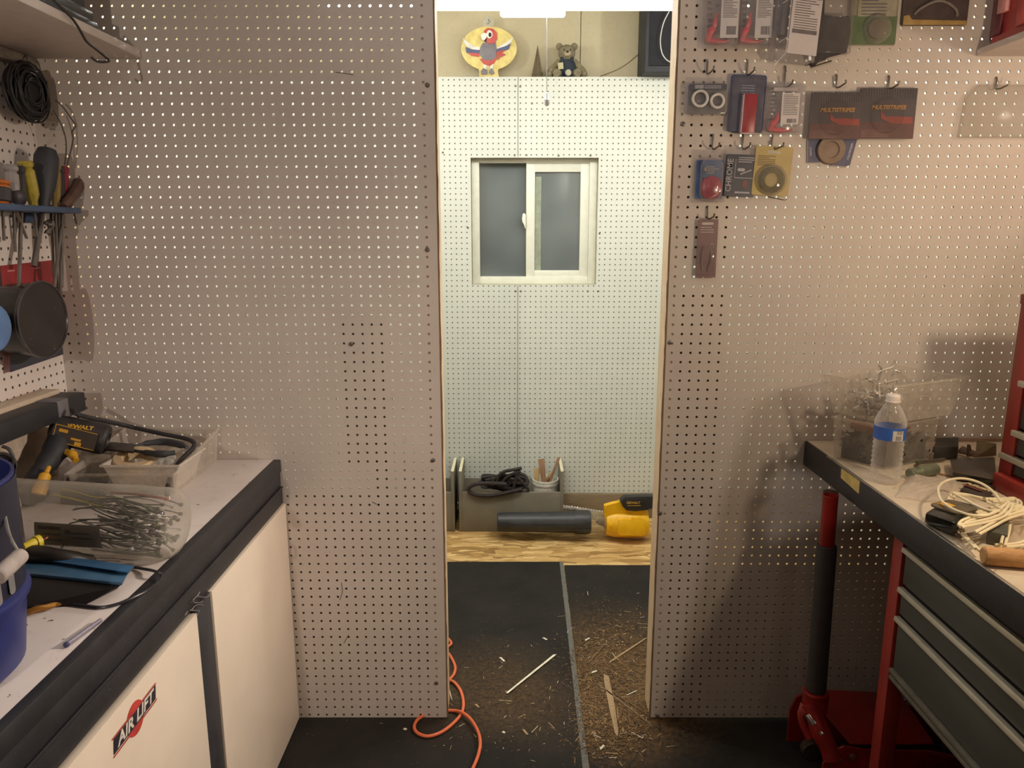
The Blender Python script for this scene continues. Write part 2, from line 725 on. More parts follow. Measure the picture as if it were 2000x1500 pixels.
# dark studs behind the seam, ledge, bottom plate
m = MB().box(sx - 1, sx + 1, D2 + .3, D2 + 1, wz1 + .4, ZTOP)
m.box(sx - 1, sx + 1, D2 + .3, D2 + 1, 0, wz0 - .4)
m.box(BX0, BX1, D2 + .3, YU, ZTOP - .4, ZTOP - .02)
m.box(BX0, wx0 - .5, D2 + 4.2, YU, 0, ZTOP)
struct('trim_6', m, M_('dark_brown_wood', (90, 78, 58), .8))  # studs and ledge in one dark brown
PLATE = wood('weathered_ply', (120, 104, 80), (148, 130, 104), (2, 6, 30), .7, 4)
zp = U(1000, 965, Y=D2 - .8).z
struct('baseboard_back', MB().box(BX0, BX1, D2 - .9, D2 + .3, -.4, zp, .04), PLATE)

# window
VIN = M_('vinyl_frame', (224, 224, 208), .4, var=.03)
REC = 2.3
YF = D2 + REC
m = MB()
t_ = .35
m.box(wx0 - .3, wx0, D2 + .05, YF + 2, wz0 - .3, wz1 + .3)
m.box(wx1, wx1 + .3, D2 + .05, YF + 2, wz0 - .3, wz1 + .3)
m.box(wx0 - .3, wx1 + .3, D2 + .05, YF + 2, wz1, wz1 + .3)
m.box(wx0 - .3, wx1 + .3, D2 + .05, YF + 2, wz0 - .3, wz0)
win = struct('window_1', m, M_('window_lining', (200, 194, 172), .6))
fa, fb = U(923, 318, Y=YF), U(1160, 545, Y=YF)
fx0, fx1, fz0, fz1 = wx0 + .05, wx1 - .05, wz0 + .02, wz1 - .05
ga, gb = U(936, 325, Y=YF), U(1147, 540, Y=YF)


def ringbox(m, x0, x1, z0, z1, a, b, c, d_, y0, y1, bev=.06):
    """frame ring outer x0..x1,z0..z1, inner a..b (x), c..d (z)"""
    m.box(x0, a, y0, y1, z0, z1, bev)
    m.box(b, x1, y0, y1, z0, z1, bev)
    m.box(a - .02, b + .02, y0, y1, d_, z1, bev)
    m.box(a - .02, b + .02, y0, y1, z0, c, bev)
    return m


obj('window_frame', ringbox(MB(), fx0, fx1, fz0, fz1, ga.x, gb.x, gb.z, ga.z + .6, YF - .6, YF + 1.6), VIN, win)
sa, sb = U(1028, 318, Y=YF - .2), U(1147, 541, Y=YF - .2)
pa, pb = U(1045, 336, Y=YF - .2), U(1131, 528, Y=YF - .2)
obj('sliding_sash', ringbox(MB(), sa.x, sb.x, sb.z, sa.z + 1.0, pa.x, pb.x, pb.z, pa.z, YF - .25, YF + .7), VIN, win)


def nightglass():
    t = NT('window_glass_painted_reflection')
    b = t.bsdf()
    n = t.noise(2.2, 2, .5, t.obj())
    c = t.mix(t.ramp(n, .3, .7), srgb((92, 98, 98)), srgb((128, 134, 132)))  # greyish reflection painted into the dark pane colour
    t.l(c, b.inputs['Base Color'])
    b.inputs['Roughness'].default_value = .12
    b.inputs['Specular IOR Level'].default_value = .6
    t.l(b.outputs[0], t.out.inputs[0])
    return t.m


NG = nightglass()
obj('pane', MB().box(ga.x - .1, sa.x + .2, YF + 1.0, YF + 1.15, gb.z - .1, ga.z + .7), NG, win)
obj('pane', MB().box(pa.x - .1, pb.x + .1, YF + .2, YF + .35, pb.z - .1, pa.z + .1), NG, win)
l0, l1 = U(1045.5, 345, Y=YF), U(1056, 528, Y=YF)
obj('meeting_rail', MB().box(l0.x, l1.x, YF + .1, YF + .19, l1.z, l0.z), M_('greenish_rail', (150, 158, 138), .4), win)
q = U(1024, 432, Y=YF - .4)
obj('latch', MB().prism([(-.55, -1.1), (-.15, -1.5), (.25, -1.6), (.25, 1.2), (-.1, 1.5), (-.4, 1.4), (-.55, .6)], .35, -.2, .06) if False else
    MB(FR(q, x=(1, 0, 0), z=(0, -1, 0))).prism([(.3, -1.5), (.3, 1.2), (-.05, 1.5), (-.3, 1.35), (-.45, .5), (-.35, -.2), (-.05, -.5), (.05, -1.1)], .4, -.1, .06), VIN, win)

# ------------------------------------------------------------------ floors
struct('floor', MB().box(BX0, RW, -60, D2 + 1, -1.2, -.42), osb(), smooth=False)


def matmat(name, blobs):
    t = NT(name)
    b = t.bsdf()
    co = t.obj()
    n1 = t.noise(5, 5, .65, co)
    n2 = t.noise(350, 2, .6, co)
    sp = t.noise(120, 2, .5, co)
    c = t.mix(t.ramp(n1, .35, .68), srgb((40, 38, 36)), srgb((54, 50, 44)))
    c = t.mix(t.math('MULTIPLY', n2, .4), c, srgb((24, 23, 22)))
    c = t.mix(t.ramp(sp, .735, .76), c, srgb((120, 98, 70)))
    g = t.n('ShaderNodeNewGeometry')
    fine = t.noise(70, 5, .75, co)
    for (p, r, amt) in blobs:          # fine dust lying in patches
        ds = t.n('ShaderNodeVectorMath', operation='DISTANCE')
        t.l(g.outputs['Position'], ds.inputs[0])
        ds.inputs[1].default_value = tuple(Vector(p) * IN)
        fall = t.n('ShaderNodeMapRange', interpolation_type='SMOOTHSTEP')
        fall.inputs[1].default_value = r * IN
        fall.inputs[2].default_value = r * IN * .15
        t.l(ds.outputs[1], fall.inputs[0])
        f = t.math('MULTIPLY', fall.outputs[0], t.math('MULTIPLY', t.ramp(fine, .35, .65), amt))
        c = t.mix(f, c, srgb((124, 94, 60)))
    t.l(c, b.inputs['Base Color'])
    b.inputs['Roughness'].default_value = .8
    b.inputs['Specular IOR Level'].default_value = .15
    bp = t.n('ShaderNodeBump')
    bp.inputs['Strength'].default_value = .35
    bp.inputs['Distance'].default_value = .002
    t.l(n2, bp.inputs['Height'])
    t.l(bp.outputs[0], b.inputs['Normal'])
    t.l(b.outputs[0], t.out.inputs[0])
    return t.m


MAT = matmat('black_rubber_mat', [(U(950, 1340, Z=0), 14, .42), (U(1040, 1385, Z=0), 10, .22)])
MAT2 = matmat('black_rubber_mat_dusty', [(U(1205, 1350, Z=0), 17, .85), (U(1200, 1290, Z=0), 20, .6), (U(1200, 1420, Z=0), 9, .5)])
EDGE = M_('rubber_edge_grey', (104, 103, 98), .6)
ya = U(980, 1097, Z=0).y
yb = U(1180, 1103, Z=0).y
s0, s1 = U(1093, 1099, Z=0), U(1138, 1500, Z=0)


def seam(y, o=0):
    return s0.x + (s1.x - s0.x) * (y - s0.y) / (s1.y - s0.y) + o


t = thing('rubber_mat', 'black rubber floor mat on the left, its grey edge running through the doorway', 'mat', (-10, 60, 0))
obj('mat_sheet', MB().hexa([(-47.5, 20, -.41), (seam(20), 20, -.41), (seam(ya), ya, -.41), (-47.5, ya, -.41)], [(-47.5, 20, 0), (seam(20), 20, 0), (seam(ya), ya, 0), (-47.5, ya, 0)]), MAT, t)
obj('edge_strip', MB().hexa([(seam(20), 20, -.41), (seam(20, .75), 20, -.41), (seam(ya, .7), ya, -.41), (seam(ya), ya, -.41)], [(seam(20), 20, .01), (seam(20, .7), 20, -.06), (seam(ya, .65), ya, -.06), (seam(ya), ya, .01)]), EDGE, t)
single('rubber_mat', MB().hexa([(seam(20, .8), 20, -.41), (61.9, 20, -.41), (61.9, yb, -.41), (seam(yb, .8), yb, -.41)], [(seam(20, .8), 20, -.05), (61.9, 20, -.05), (61.9, yb, -.05), (seam(yb, .8), yb, -.05)]),
       MAT2, 'black rubber floor mat on the right, strewn with brown sawdust', 'mat')

# ------------------------------------------------------------------ camera
cam = bpy.data.cameras.new('camera')
cam.sensor_width = 36
cam.lens = 36 * F / 2000
cam.clip_start = .003
co_ = bpy.data.objects.new('camera', cam)
COL.objects.link(co_)
co_.location = (0, 0, CAMZ * IN)
co_.rotation_euler = (PI / 2 - TH, 0, math.radians(0))
scene.camera = co_


# ------------------------------------------------------------------ lights
def light(name, ty, loc, power, col, size=.05, rot=None, sy=None):
    l = bpy.data.lights.new(name, ty)
    l.energy = power
    l.color = col
    if ty == 'AREA':
        l.size = size
        if sy:
            l.shape = 'RECTANGLE'
            l.size_y = sy
    else:
        l.shadow_soft_size = size
    o = bpy.data.objects.new(name, l)
    COL.objects.link(o)
    o.location = Vector(loc) * IN
    if rot:
        o.rotation_euler = rot
    return o


light('ceiling_lamp_left', 'POINT', (-27, -60, 72), 70, (1, .88, .77), .018)
light('ceiling_lamp_right', 'POINT', (28, -60, 79), 6, (1, .9, .82), .05)
light('bench_lamp', 'POINT', (42, 44, 58), 12, (1, .80, .56), .03)
light('added_right_wall_fill', 'POINT', (57, 60, 69), 2.6, (1, .84, .66), .03)  # added unseen light, lifts the wall at the upper right
sp_ = light('added_left_bench_fill', 'SPOT', (52, 46, 66), 110, (1, .86, .76), .04)  # added unseen spot, brightens the left bench and left wall
sp_.data.spot_size = math.radians(66)
sp_.data.spot_blend = 1
sp_.rotation_euler = (Vector((-38, 56, 24)) - Vector((52, 46, 66))).to_track_quat('-Z', 'Y').to_euler()
light('ceiling_lamp_front', 'AREA', (0, 56, 98), 2.0, (.9, .93, 1), .5, (0, 0, 0), .15)
light('back_room_added_light', 'AREA', (4, 102, 84.2), 11.5, (.98, 1, .95), 1.4, (0, 0, 0), .12)  # downward output of the shop light
light('back_room_added_light', 'POINT', (-36, 108, 88), 17, (1, 1, .95), .05)  # added unseen light, whitens the left side wall behind the holes
light('back_room_added_light', 'POINT', (48, 108, 88), 17, (1, 1, .95), .05)  # added unseen light, same for the right side wall
w = bpy.data.worlds.new('world')
scene.world = w
w.use_nodes = True
w.node_tree.nodes['Background'].inputs[0].default_value = (.9, .8, .72, 1)
w.node_tree.nodes['Background'].inputs[1].default_value = .014
scene.view_settings.view_transform = 'Standard'
scene.view_settings.look = 'None'
scene.view_settings.exposure = 0
scene.cycles.use_denoising = True
scene.cycles.max_bounces = 8
scene.cycles.transparent_max_bounces = 24
scene.cycles.sample_clamp_indirect = 4
scene.cycles.caustics_reflective = False
scene.cycles.caustics_refractive = False
# ------------------------------------------------------------------ back room: light, ledge, shelf things
YL = 104.0
zl = U(1000, 23, Y=YL + 2).z
t = thing('shop_light', 'long white glowing fluorescent shop light across the top of the doorway', 'light', (4, YL, zl))
obj('housing', MB().box(-26, 34, YL - 2.6, YL + 2.6, zl + 4.5, zl + 6, .15), M_('lamp_white', (230, 230, 228), .4), t)
t2 = NT('lamp_glow')
em = t2.n('ShaderNodeEmission')
em.inputs[0].default_value = (1, .995, .93, 1)
em.inputs[1].default_value = 11
t2.l(em.outputs[0], t2.out.inputs[0])
obj('diffuser', MB().box(-25, 33, YL - 2, YL + 2, zl, zl + 4.5, .5), t2.m, t)
a, b = U(977, 22, Y=YL + 2.3), U(1104, 35, Y=YL + 2.3)
PLW = M_('label_white', (232, 234, 230), .5, var=.02)
lb = MB(FR(((a.x + b.x) / 2, YL + 2.3, (a.z + b.z) / 2 + .4), x=(1, 0, 0), z=(0, -1, 0)))
lb.rrect(b.x - a.x, a.z - b.z + .8, .15, .4)
lab = obj('end_label', lb, PLW, t)
GREYINK = M_('grey_ink', (150, 152, 155), .6)
for (p0, p1, q) in ((997, 1011, 26), (1070, 1078, 26), (1084, 1087, 25), (1091, 1094, 25)):
    A, B = U(p0, q, Y=YL + 2.1), U(p1, q + 3, Y=YL + 2.1)
    obj('printed_mark', MB().box(A.x, B.x, YL + 2.08, YL + 2.14, B.z, A.z), GREYINK, lab)
# pull cord
c0, c1 = U(1067, 20, Y=YL - 2.3), U(1068, 181, Y=YL - 2.3)
t = thing('pull_cord', 'thin grey pull cord with a small bell handle hanging under the shop light', 'cord', (c1.x, c1.y, c1.z - 2))
obj('string', MB().tube([(c0.x, c0.y, zl + 4.6), c1], .045, 6), M_('cord_grey', (120, 120, 116), .7), t)
k = U(1068, 207, Y=YL - 2.3)
L = c1.z - k.z
obj('handle', MB().lathe([(0, 0), (.2, .02), (.36, .25), (.4, .62), (.42, .75), (.32, .8), (.2, L * .95), (.12, L), (0, L)], 20, FR((k.x, k.y, k.z))), M_('handle_grey', (196, 194, 196), .4), t)

# parrot plaque
YP = D2 + 2.5
S = lambda px, py, Y=YP: U(px, py, Y=Y)
c = S(954, 92)
pw = M_('plaque_yellow', (228, 208, 128), .5)
RED = M_('plaque_red', (196, 84, 76), .5)
DBL = M_('plaque_blue', (84, 92, 128), .5)
GRY = M_('plaque_grey', (128, 122, 128), .5)
WHT = M_('plaque_white', (235, 232, 222), .5)
BLK = M_('flat_black', (40, 38, 38), .6)
t = thing('parrot_plaque', 'round yellow wooden plaque with a painted red parrot spreading its wings', 'plaque', (c.x, YP, ZTOP))


def PL(pts, y, th=.12, bev=.03):
    """flat shape traced on the plane Y=y, th thick towards the viewer"""
    m = MB(FR((0, y, 0), x=(1, 0, 0), z=(0, -1, 0)))
    q = [S(px, py, y) for px, py in pts]
    m.prism([(v.x, v.z) for v in q], th, 0, bev)
    return m


disk = [(954 + 55 * math.cos(a), 92 + 46 * math.sin(a) - (6 * max(0, -math.cos(2 * a)) if math.sin(a) < 0 else 0)) for a in [i * PI / 20 for i in range(40)]]
base = [(x, y) for x, y in disk]
obj('disc', PL([(955 + 54.5 * math.cos(a), 96 + 43 * math.sin(a)) for a in [i * PI / 20 for i in range(40)]], YP, .5, .1), pw, t)
obj('foot', PL([(932, 128), (978, 128), (972, 140), (975, 153), (935, 153), (937, 141)], YP - .01, .5, .05), pw, t)
y_ = YP - .5
obj('body', PL([(943, 84), (968, 82), (970, 100), (968, 114), (957, 119), (944, 117), (936, 105), (938, 93)], y_, .2), GRY, t)
obj('tail', PL([(937, 115), (970, 114), (966, 123), (957, 129), (945, 126)], y_ - .02, .16), RED, t)
obj('head', PL([(946, 60), (953, 55), (963, 57), (970, 64), (971, 76), (966, 85), (954, 86), (948, 80), (944, 70)], y_ - .12, .22), RED, t)
obj('beak', PL([(946, 64), (951, 66), (950, 74), (945, 80), (940, 76), (939, 68)], y_ - .3, .1), WHT, t)
obj('lower_beak', PL([(947, 74), (951, 74), (950, 83), (944, 80)], y_ - .28, .1), BLK, t)
e = obj('eye', PL([(956 + 6 * math.cos(a), 67 + 8 * math.sin(a)) for a in [i * PI / 8 for i in range(16)]], y_ - .34, .08), WHT, t)
obj('pupil', PL([(957 + 3 * math.cos(a), 68 + 4.5 * math.sin(a)) for a in [i * PI / 8 for i in range(16)]], y_ - .42, .04), BLK, e)
obj('wing', PL([(938, 92), (928, 92), (915, 84), (904, 74), (906, 82), (910, 90), (922, 97), (936, 100)], y_, .15), WHT, t)
obj('wing', PL([(937, 98), (922, 97), (909, 92), (911, 103), (924, 109), (936, 108)], y_ - .02, .15), DBL, t)
obj('wing', PL([(936, 104), (924, 104), (914, 102), (920, 109), (936, 111)], y_ - .16, .08), RED, t)
obj('wing', PL([(970, 93), (982, 88), (996, 78), (1002, 72), (999, 83), (988, 90), (971, 98)], y_, .15), WHT, t)
obj('wing', PL([(970, 96), (988, 90), (998, 86), (994, 96), (982, 101), (970, 104)], y_ - .02, .15), DBL, t)
obj('wing', PL([(970, 101), (988, 97), (980, 103), (988, 107), (977, 112), (972, 118), (970, 112)], y_ - .16, .1), RED, t)
obj('leg', PL([(944, 125), (951, 127), (949, 138), (944, 138)], y_, .12), WHT, t)
obj('leg', PL([(957, 127), (963, 124), (963, 136), (957, 137)], y_, .12), WHT, t)
obj('shoe', PL([(939, 139), (944, 133), (952, 137), (952, 145), (940, 146)], y_ - .05, .2), GRY, t)
obj('shoe', PL([(956, 137), (961, 133), (966, 143), (960, 146), (955, 143)], y_ - .05, .2), GRY, t)
k = S(954, 44)
obj('hanger', MB(FR((k.x, YP, k.z), x=(1, 0, 0), z=(0, -1, 0))).lathe([(0, 0), (.95, 0), (1.0, .15), (.8, .25), (0, .25)], 24), clear('hanger_clear', (225, 225, 218), .35), t)
obj('hook', MB().tube([(k.x, YP - .3, k.z + .5), (k.x + .15, YP - .6, k.z), (k.x, YP - .6, k.z - .4), (k.x - .15, YP - .4, k.z - .2)], .06, 6, sm=3), M_('hook_metal', (150, 150, 145), .3, .8), t)

# pointed cone
a = S(1050, 88, D2 + 3)
bl = S(1037, 150, D2 + 3)
br = S(1061, 150, D2 + 3)
m = MB()
mx = (bl.x + br.x) / 2
h = (br.x - bl.x) / 2
top = (a.x, D2 + 2.6, a.z)
bs = [(mx - h, D2 + 3, ZTOP), (mx - .1, D2 + 1.4, ZTOP), (mx + h, D2 + 2.4, ZTOP), (mx, D2 + 4, ZTOP)]
m.bm.faces.new([m._v(p) for p in bs])
tv = m._v(top)
bv = [m._v(p) for p in bs]
for i in range(4):
    m.bm.faces.new((bv[i], bv[(i + 1) % 4], tv))
single('wooden_spike', m, wood('dark_driftwood', (92, 80, 62), (122, 108, 84), (30, 30, 4)), 'tall pointed grey-brown wooden spike standing on the ledge left of the teddy bear', 'ornament', smooth=False)

# teddy bear
FURR = M_('bear_fur', (132, 122, 96), .95, var=.15, vs=60, bump=.8, bs=500)
DEN = M_('overall_navy', (44, 52, 62), .85, bump=.5, bs=400)
YB = D2 + 1.9
bc = S(1107, 128, YB)
t = thing('teddy_bear', 'small brown teddy bear in dark overalls sitting on the high ledge', 'teddy bear', (bc.x, YB, ZTOP))
b = MB()
hc = S(1107, 104, YB)
b.ell((hc.x, YB - .1, hc.z), (1.55, 1.2, 1.45))
b.ell((hc.x, YB, ZTOP + 2.0), (1.75, 1.2, 2.0))
for s in (-1, 1):
    b.ell((hc.x + s * 1.35, YB + .1, hc.z + 1.15), (.62, .35, .62))
    b.tube([(hc.x + s * 1.3, YB, ZTOP + 3.0), (hc.x + s * 2.3, YB - .3, ZTOP + 1.9), (hc.x + s * 3.0, YB - .5, ZTOP + .95)], [.6, .6, .68], 10, sm=4)
    b.ell((hc.x + s * 3.05, YB - .5, ZTOP + .75), (.7, .65, .65))
    b.tube([(hc.x + s * .8, YB - .2, ZTOP + .8), (hc.x + s * 1.6, YB - 1.0, ZTOP + .75), (hc.x + s * 1.9, YB - 1.7, ZTOP + .75)], .72, 10, sm=3)
obj('body', b, FURR, t)
obj('muzzle', MB().ell((hc.x, YB - 1.2, hc.z - .35), (.65, .5, .5)), M_('muzzle_tan', (176, 162, 132), .9), t)
obj('nose', MB().ell((hc.x, YB - 1.65, hc.z - .1), (.26, .2, .2)), BLK, t)
for s in (-1, 1):
    obj('eye', MB().ell((hc.x + s * .55, YB - 1.15, hc.z + .35), (.16, .12, .16)), BLK, t)
b = MB()
b.ell((hc.x, YB - .12, ZTOP + 1.8), (1.85, 1.3, 1.85))
for s in (-1, 1):
    b.tube([(hc.x + s * .8, YB - .2, ZTOP + .8), (hc.x + s * 1.45, YB - .9, ZTOP + .75)], .85, 10)
    b.tube([(hc.x + s * .8, YB - 1.05, ZTOP + 2.6), (hc.x + s * 1.0, YB - .8, ZTOP + 3.5)], .28, 8)
ov = obj('overalls', b, DEN, t)
q = S(1095, 129, YB - 1.45)
obj('patch', MB(FR((q.x, YB - 1.5, q.z), x=(1, 0, .1), z=(-.1, -1, 0))).rrect(.95, 1.1, .12, .08), M_('patch_yellow', (190, 182, 140), .8), ov)
q = S(1110, 142, YB - 1.7)
obj('heart', MB(FR((q.x, YB - 1.75, q.z), x=(1, 0, .3), z=(0, -1, .2))).lathe([(0, 0), (.6, 0), (.5, .2), (0, .25)], 12), M_('patch_pale', (176, 172, 150), .8), ov)

# speaker
SPB = M_('speaker_black', (46, 47, 52), .6)
s0_, s1_ = U(1262, 60, Y=D2 - 4), U(1262, 152, Y=D2 - 4)
t = thing('speaker_box', 'tall black speaker box high on the right of the ledge', 'speaker', (s0_.x + 5, D2 - 1, ZTOP))
obj('cabinet', MB().box(s0_.x, s0_.x + 10, D2 - 4, D2 + 4.3, ZTOP + .02, 99, .15), SPB, t)
obj('grille', MB().box(s0_.x + .6, s0_.x + 9.4, D2 - 4.25, D2 - 3.95, ZTOP + 1, 98, .1), M_('grille_cloth', (38, 38, 42), .95, bump=.5), t)
HW = M_('white_wire', (205, 205, 200), .5)
ps = [U(px, py, Y=D2 - 5) for px, py in ((1308, 20), (1296, 45), (1290, 75), (1292, 100), (1300, 115), (1312, 123))]
single('cable', MB().tube(ps, .09, 8, sm=5), HW, 'thin pale wire looped against the black speaker box', 'cable')
ps = [U(px, py, Y=YU - .15) for px, py in ((1262, 97), (1243, 109), (1225, 124), (1205, 136), (1188, 143), (1172, 149))]
single('cable', MB().tube(ps, .06, 6, sm=4), M_('brown_wire', (132, 118, 92), .7), 'thin brown wire running down the tan wall from the speaker', 'cable')

# ---- wooden trays on the floor at the back
TRAY = M_('tray_paint', (128, 120, 104), .7, var=.08, vs=8)
RAW = wood('raw_ply_edge', (212, 204, 170), (226, 220, 190), (3, 3, 20))
YT = 134.3     # front board of the trays


def tray(x0, x1, label, grp=None):
    f0, f1 = U(x0, 1038, Y=YT), U(x1, 1038, Y=YT)
    zt = U(950, 962, Y=YT).z
    zk = U(950, 900, Y=YT + 4).z
    x0_, x1_ = f0.x, f1.x
    t = thing('wooden_tray', label, 'tray', ((x0_ + x1_) / 2, YT + 4, -.4))
    obj('front_board', MB().box(x0_ + .3, x1_ - .3, YT, YT + .6, -.38, zt, .04), TRAY, t)
    yk = YT + 8.5
    zr = U(950, 932, Y=yk).z
    obj('back_board', MB().box(x0_ + .3, x1_ - .3, yk - .6, yk, -.38, zr, .04), TRAY, t)
    obj('bottom_board', MB().box(x0_ + .3, x1_ - .3, YT + .6, yk - .6, zt - 4.2, zt - 3.7), TRAY, t)
    zs0 = U(900, 921, Y=YT).z
    zs1 = U(910, 893, Y=yk).z
    for xx in (x0_ - .25, x1_ - .35):
        m = MB()
        m.hexa([(xx, YT - .05, -.38), (xx + .6, YT - .05, -.38), (xx + .6, yk, -.38), (xx, yk, -.38)], [(xx, YT - .05, zs0), (xx + .6, YT - .05, zs0), (xx + .6, yk, zs1), (xx, yk, zs1)], .03)
        sd = obj('side_board', m, TRAY, t)
        obj('raw_edge', MB().hexa([(xx + .03, YT - .04, zs0 + .0), (xx + .57, YT - .04, zs0), (xx + .57, yk, zs1), (xx + .03, yk, zs1)], [(xx + .03, YT - .04, zs0 + .08), (xx + .57, YT - .04, zs0 + .08), (xx + .57, yk, zs1 + .08), (xx + .03, yk, zs1 + .08)]), RAW, sd)
    return t, zt, yk


tray(780, 886, 'grey-brown wooden tray half hidden behind the left door jamb')
tr, ztr, ytr = tray(900, 1097, 'grey-brown wooden tray holding a dark cord and a white pail')

# dark cord heap in tray
DC = M_('braided_dark', (42, 36, 36), .6, var=.3, vs=200, spots=(260, .62, (120, 84, 66)))
m = MB()
yc = YT + 1.6
pts = []
RR = random.Random(3)
for k in range(120):
    a = k * .62
    cx_ = 985 + 26 * math.sin(k * .13) + 4 * RR.uniform(-1, 1)
    cy_ = 942 + 6 * math.sin(k * .3)
    pts.append(U(cx_ + 26 * math.cos(a) * (1 + .3 * math.sin(k * .5)), cy_ + 11 * math.sin(a) * (.8 + .3 * math.cos(k * .21)), Y=yc + 1.2 * math.sin(k * .37) + .8))
m.tube(pts, .28, 6, sm=2)
m.tube([U(x, y, Y=YT - .3) for x, y in ((1020, 955), (990, 962), (955, 968), (925, 965), (915, 955), (928, 946), (955, 944), (990, 946))], .38, 8, sm=4)
m.tube([U(x, y, Y=YT + .8) for x, y in ((970, 948), (974, 930), (985, 921), (1005, 917), (1019, 914))], .33, 8, sm=4)
m.tube([U(x, y, Y=YT + .8) for x, y in ((980, 945), (990, 932), (1008, 923), (1017, 920))], .3, 8, sm=4)
m.tube([U(x, y, Y=YT + .3) for x, y in ((1008, 930), (1022, 944), (1032, 958), (1018, 962), (1003, 960), (1006, 942), (1012, 925))], .3, 8, sm=4)
single('power_cord', m, DC, 'dark braided power cord heaped in the grey-brown tray', 'cord')
# jar with black lid
j = U(1021, 958, Y=YT + 4.5)
jt = U(1021, 931, Y=YT + 4.5)
zj = ztr - 3.7
t = thing('glass_jar', 'glass jar with a black lid between the dark cord and the white pail', 'jar', (j.x, j.y, zj))
obj('jar_body', MB().lathe([(0, 0), (1.5, 0), (1.6, .2), (1.6, jt.z - zj - .6), (1.3, jt.z - zj), (0, jt.z - zj)], 24, FR((j.x, j.y, zj))), clear('jar_glass', (200, 204, 190), .3), t)
obj('lid', MB().lathe([(0, 0), (.85, 0), (.85, .4), (.75, .5), (0, .5)], 24, FR((j.x - .2, j.y, jt.z))), BLK, t)
# white pail
p0 = U(1065, 959, Y=YT + 3.4)
pr_ = (U(1090, 940, Y=YT + 3.4).x - U(1038, 940, Y=YT + 3.4).x) / 2
pt = U(1065, 934, Y=YT + 3.4).z
PAIL = M_('pail_white', (218, 214, 202), .5)
t = thing('plastic_pail', 'round white plastic pail full of wooden shims', 'pail', (p0.x, p0.y, zj))
H = pt - zj
obj('shell', MB().lathe([(0, 0), (pr_ * .88, 0), (pr_ * .93, H * .7), (pr_ * .93, H * .8), (pr_, H * .82), (pr_, H * .88), (pr_ * .95, H * .9), (pr_ * 1.0, H * .93), (pr_ * .99, H), (pr_ * .92, H), (pr_ * .88, H * .5), (0, H * .5)], 32, FR((p0.x, p0.y, zj))), PAIL, t)
SH1 = wood('cedar_shim', (150, 112, 84), (178, 140, 108), (30, 30, 3))
SH2 = wood('pine_shim', (190, 160, 112), (214, 188, 140), (30, 30, 3))
for i, (b0, tp, wd, mt, lb) in enumerate((
        ((1062, 938), (1057, 896), .62, SH1, 'broad reddish wooden shim, tallest in the middle of the white pail'),
        ((1048, 936), (1049, 914), .7, SH2, 'pale wooden shim at the left side of the white pail'),
        ((1075, 938), (1092, 893), .28, SH1, 'thin brown stick leaning right out of the white pail'),
        ((1066, 938), (1080, 921), .3, SH2, 'short pale stick crossing low in the white pail'),
        ((1070, 940), (1076, 926), .45, SH1, 'short wide brown wood block in the white pail'))):
    B, T = U(*b0, Y=YT + 3.2 + .3 * i), U(*tp, Y=YT + 3.2 + .25 * i)
    B = B + (B - T) * .25
    f = FR(B, x=(1, 0, 0), z=T - B)
    single('wooden_shim', MB(f).hexa([(-wd * .7, -.12, 0), (wd * .7, -.12, 0), (wd * .7, .12, 0), (-wd * .7, .12, 0)], [(-wd, -.05, (T - B).length), (wd, -.05, (T - B).length), (wd, .05, (T - B).length - .2), (-wd, .05, (T - B).length - .2)], .02), mt, lb, 'shim', 'wooden shims in the pail')

# aluminium duct behind the trays
ALU = M_('crinkled_foil', (190, 188, 182), .22, .9, var=.1, bump=.8, bs=60)
yd = 144.6 - 1.6
m = MB()
zc = U(1120, 988, Y=yd).z
xs = -22.0
pts = []
rad = []
x = xs
k = 0
while x < U(1175, 990, Y=yd).x:
    pts.append((x, yd, zc + .25 - max(0, (x - 6)) * .16))
    rad.append(1.95 + (.14 if k % 2 else 0))
    x += .28
    k += 1
m.tube(pts, rad, 20)
single('duct_hose', m, ALU, 'silver corrugated duct hose lying behind the trays and the leaf blower', 'duct', ang=60)

# leaf blower
YK = 130.8
NOZ = M_('nozzle_black', (52, 53, 54), .42, bump=.15, bs=300)
YEL = M_('blower_yellow', (240, 184, 24), .38, var=.06)
DRK = M_('blower_dark', (48, 46, 44), .5)
ax0, ax1 = U(971, 1011, Y=YK), U(1265, 1014, Y=YK)
t = thing('leaf_blower', 'yellow and black cordless leaf blower lying on the strand board', 'leaf blower', ((ax0.x + ax1.x) / 2, YK, -.4))
sc_ = F / (YK * 1.02)
zc = ax0.z


def xx(px):
    return U(px, 1012, Y=YK).x


zc = 2.95
AX = FR((0, YK, zc), z=(1, 0, 0), x=(0, 0, 1))
n_ = MB().lathe([(1.5, xx(971)), (1.78, xx(973)), (1.86, xx(1040)), (2.0, xx(1120)), (2.06, xx(1124)), (1.9, xx(1124)), (1.7, xx(1000)), (1.6, xx(971)), (1.5, xx(971))], 32, AX)
obj('nozzle', n_, NOZ, t)
n_ = MB().lathe([(1.6, xx(1121)), (2.1, xx(1121)), (2.22, xx(1126)), (2.26, xx(1148)), (2.1, xx(1153)), (1.6, xx(1153))], 32, AX)
n_.tube([(xx(1124), YK - 2.25, zc - .6), (xx(1152), YK - 2.3, zc - .65)], .07, 6)
obj('collar', n_, NOZ, t)
obj('clear_section', MB().lathe([(1.9, xx(1151)), (2.0, xx(1153)), (2.0, xx(1185)), (1.9, xx(1187))], 32, AX), clear('smoky_clear', (196, 184, 150), .35, gloss=.4), t)
obj('inner_cone', MB().lathe([(0, xx(1163)), (.5, xx(1170)), (1.2, xx(1186)), (0, xx(1187))], 24, AX), M_('cone_brown', (110, 84, 70), .5), t)
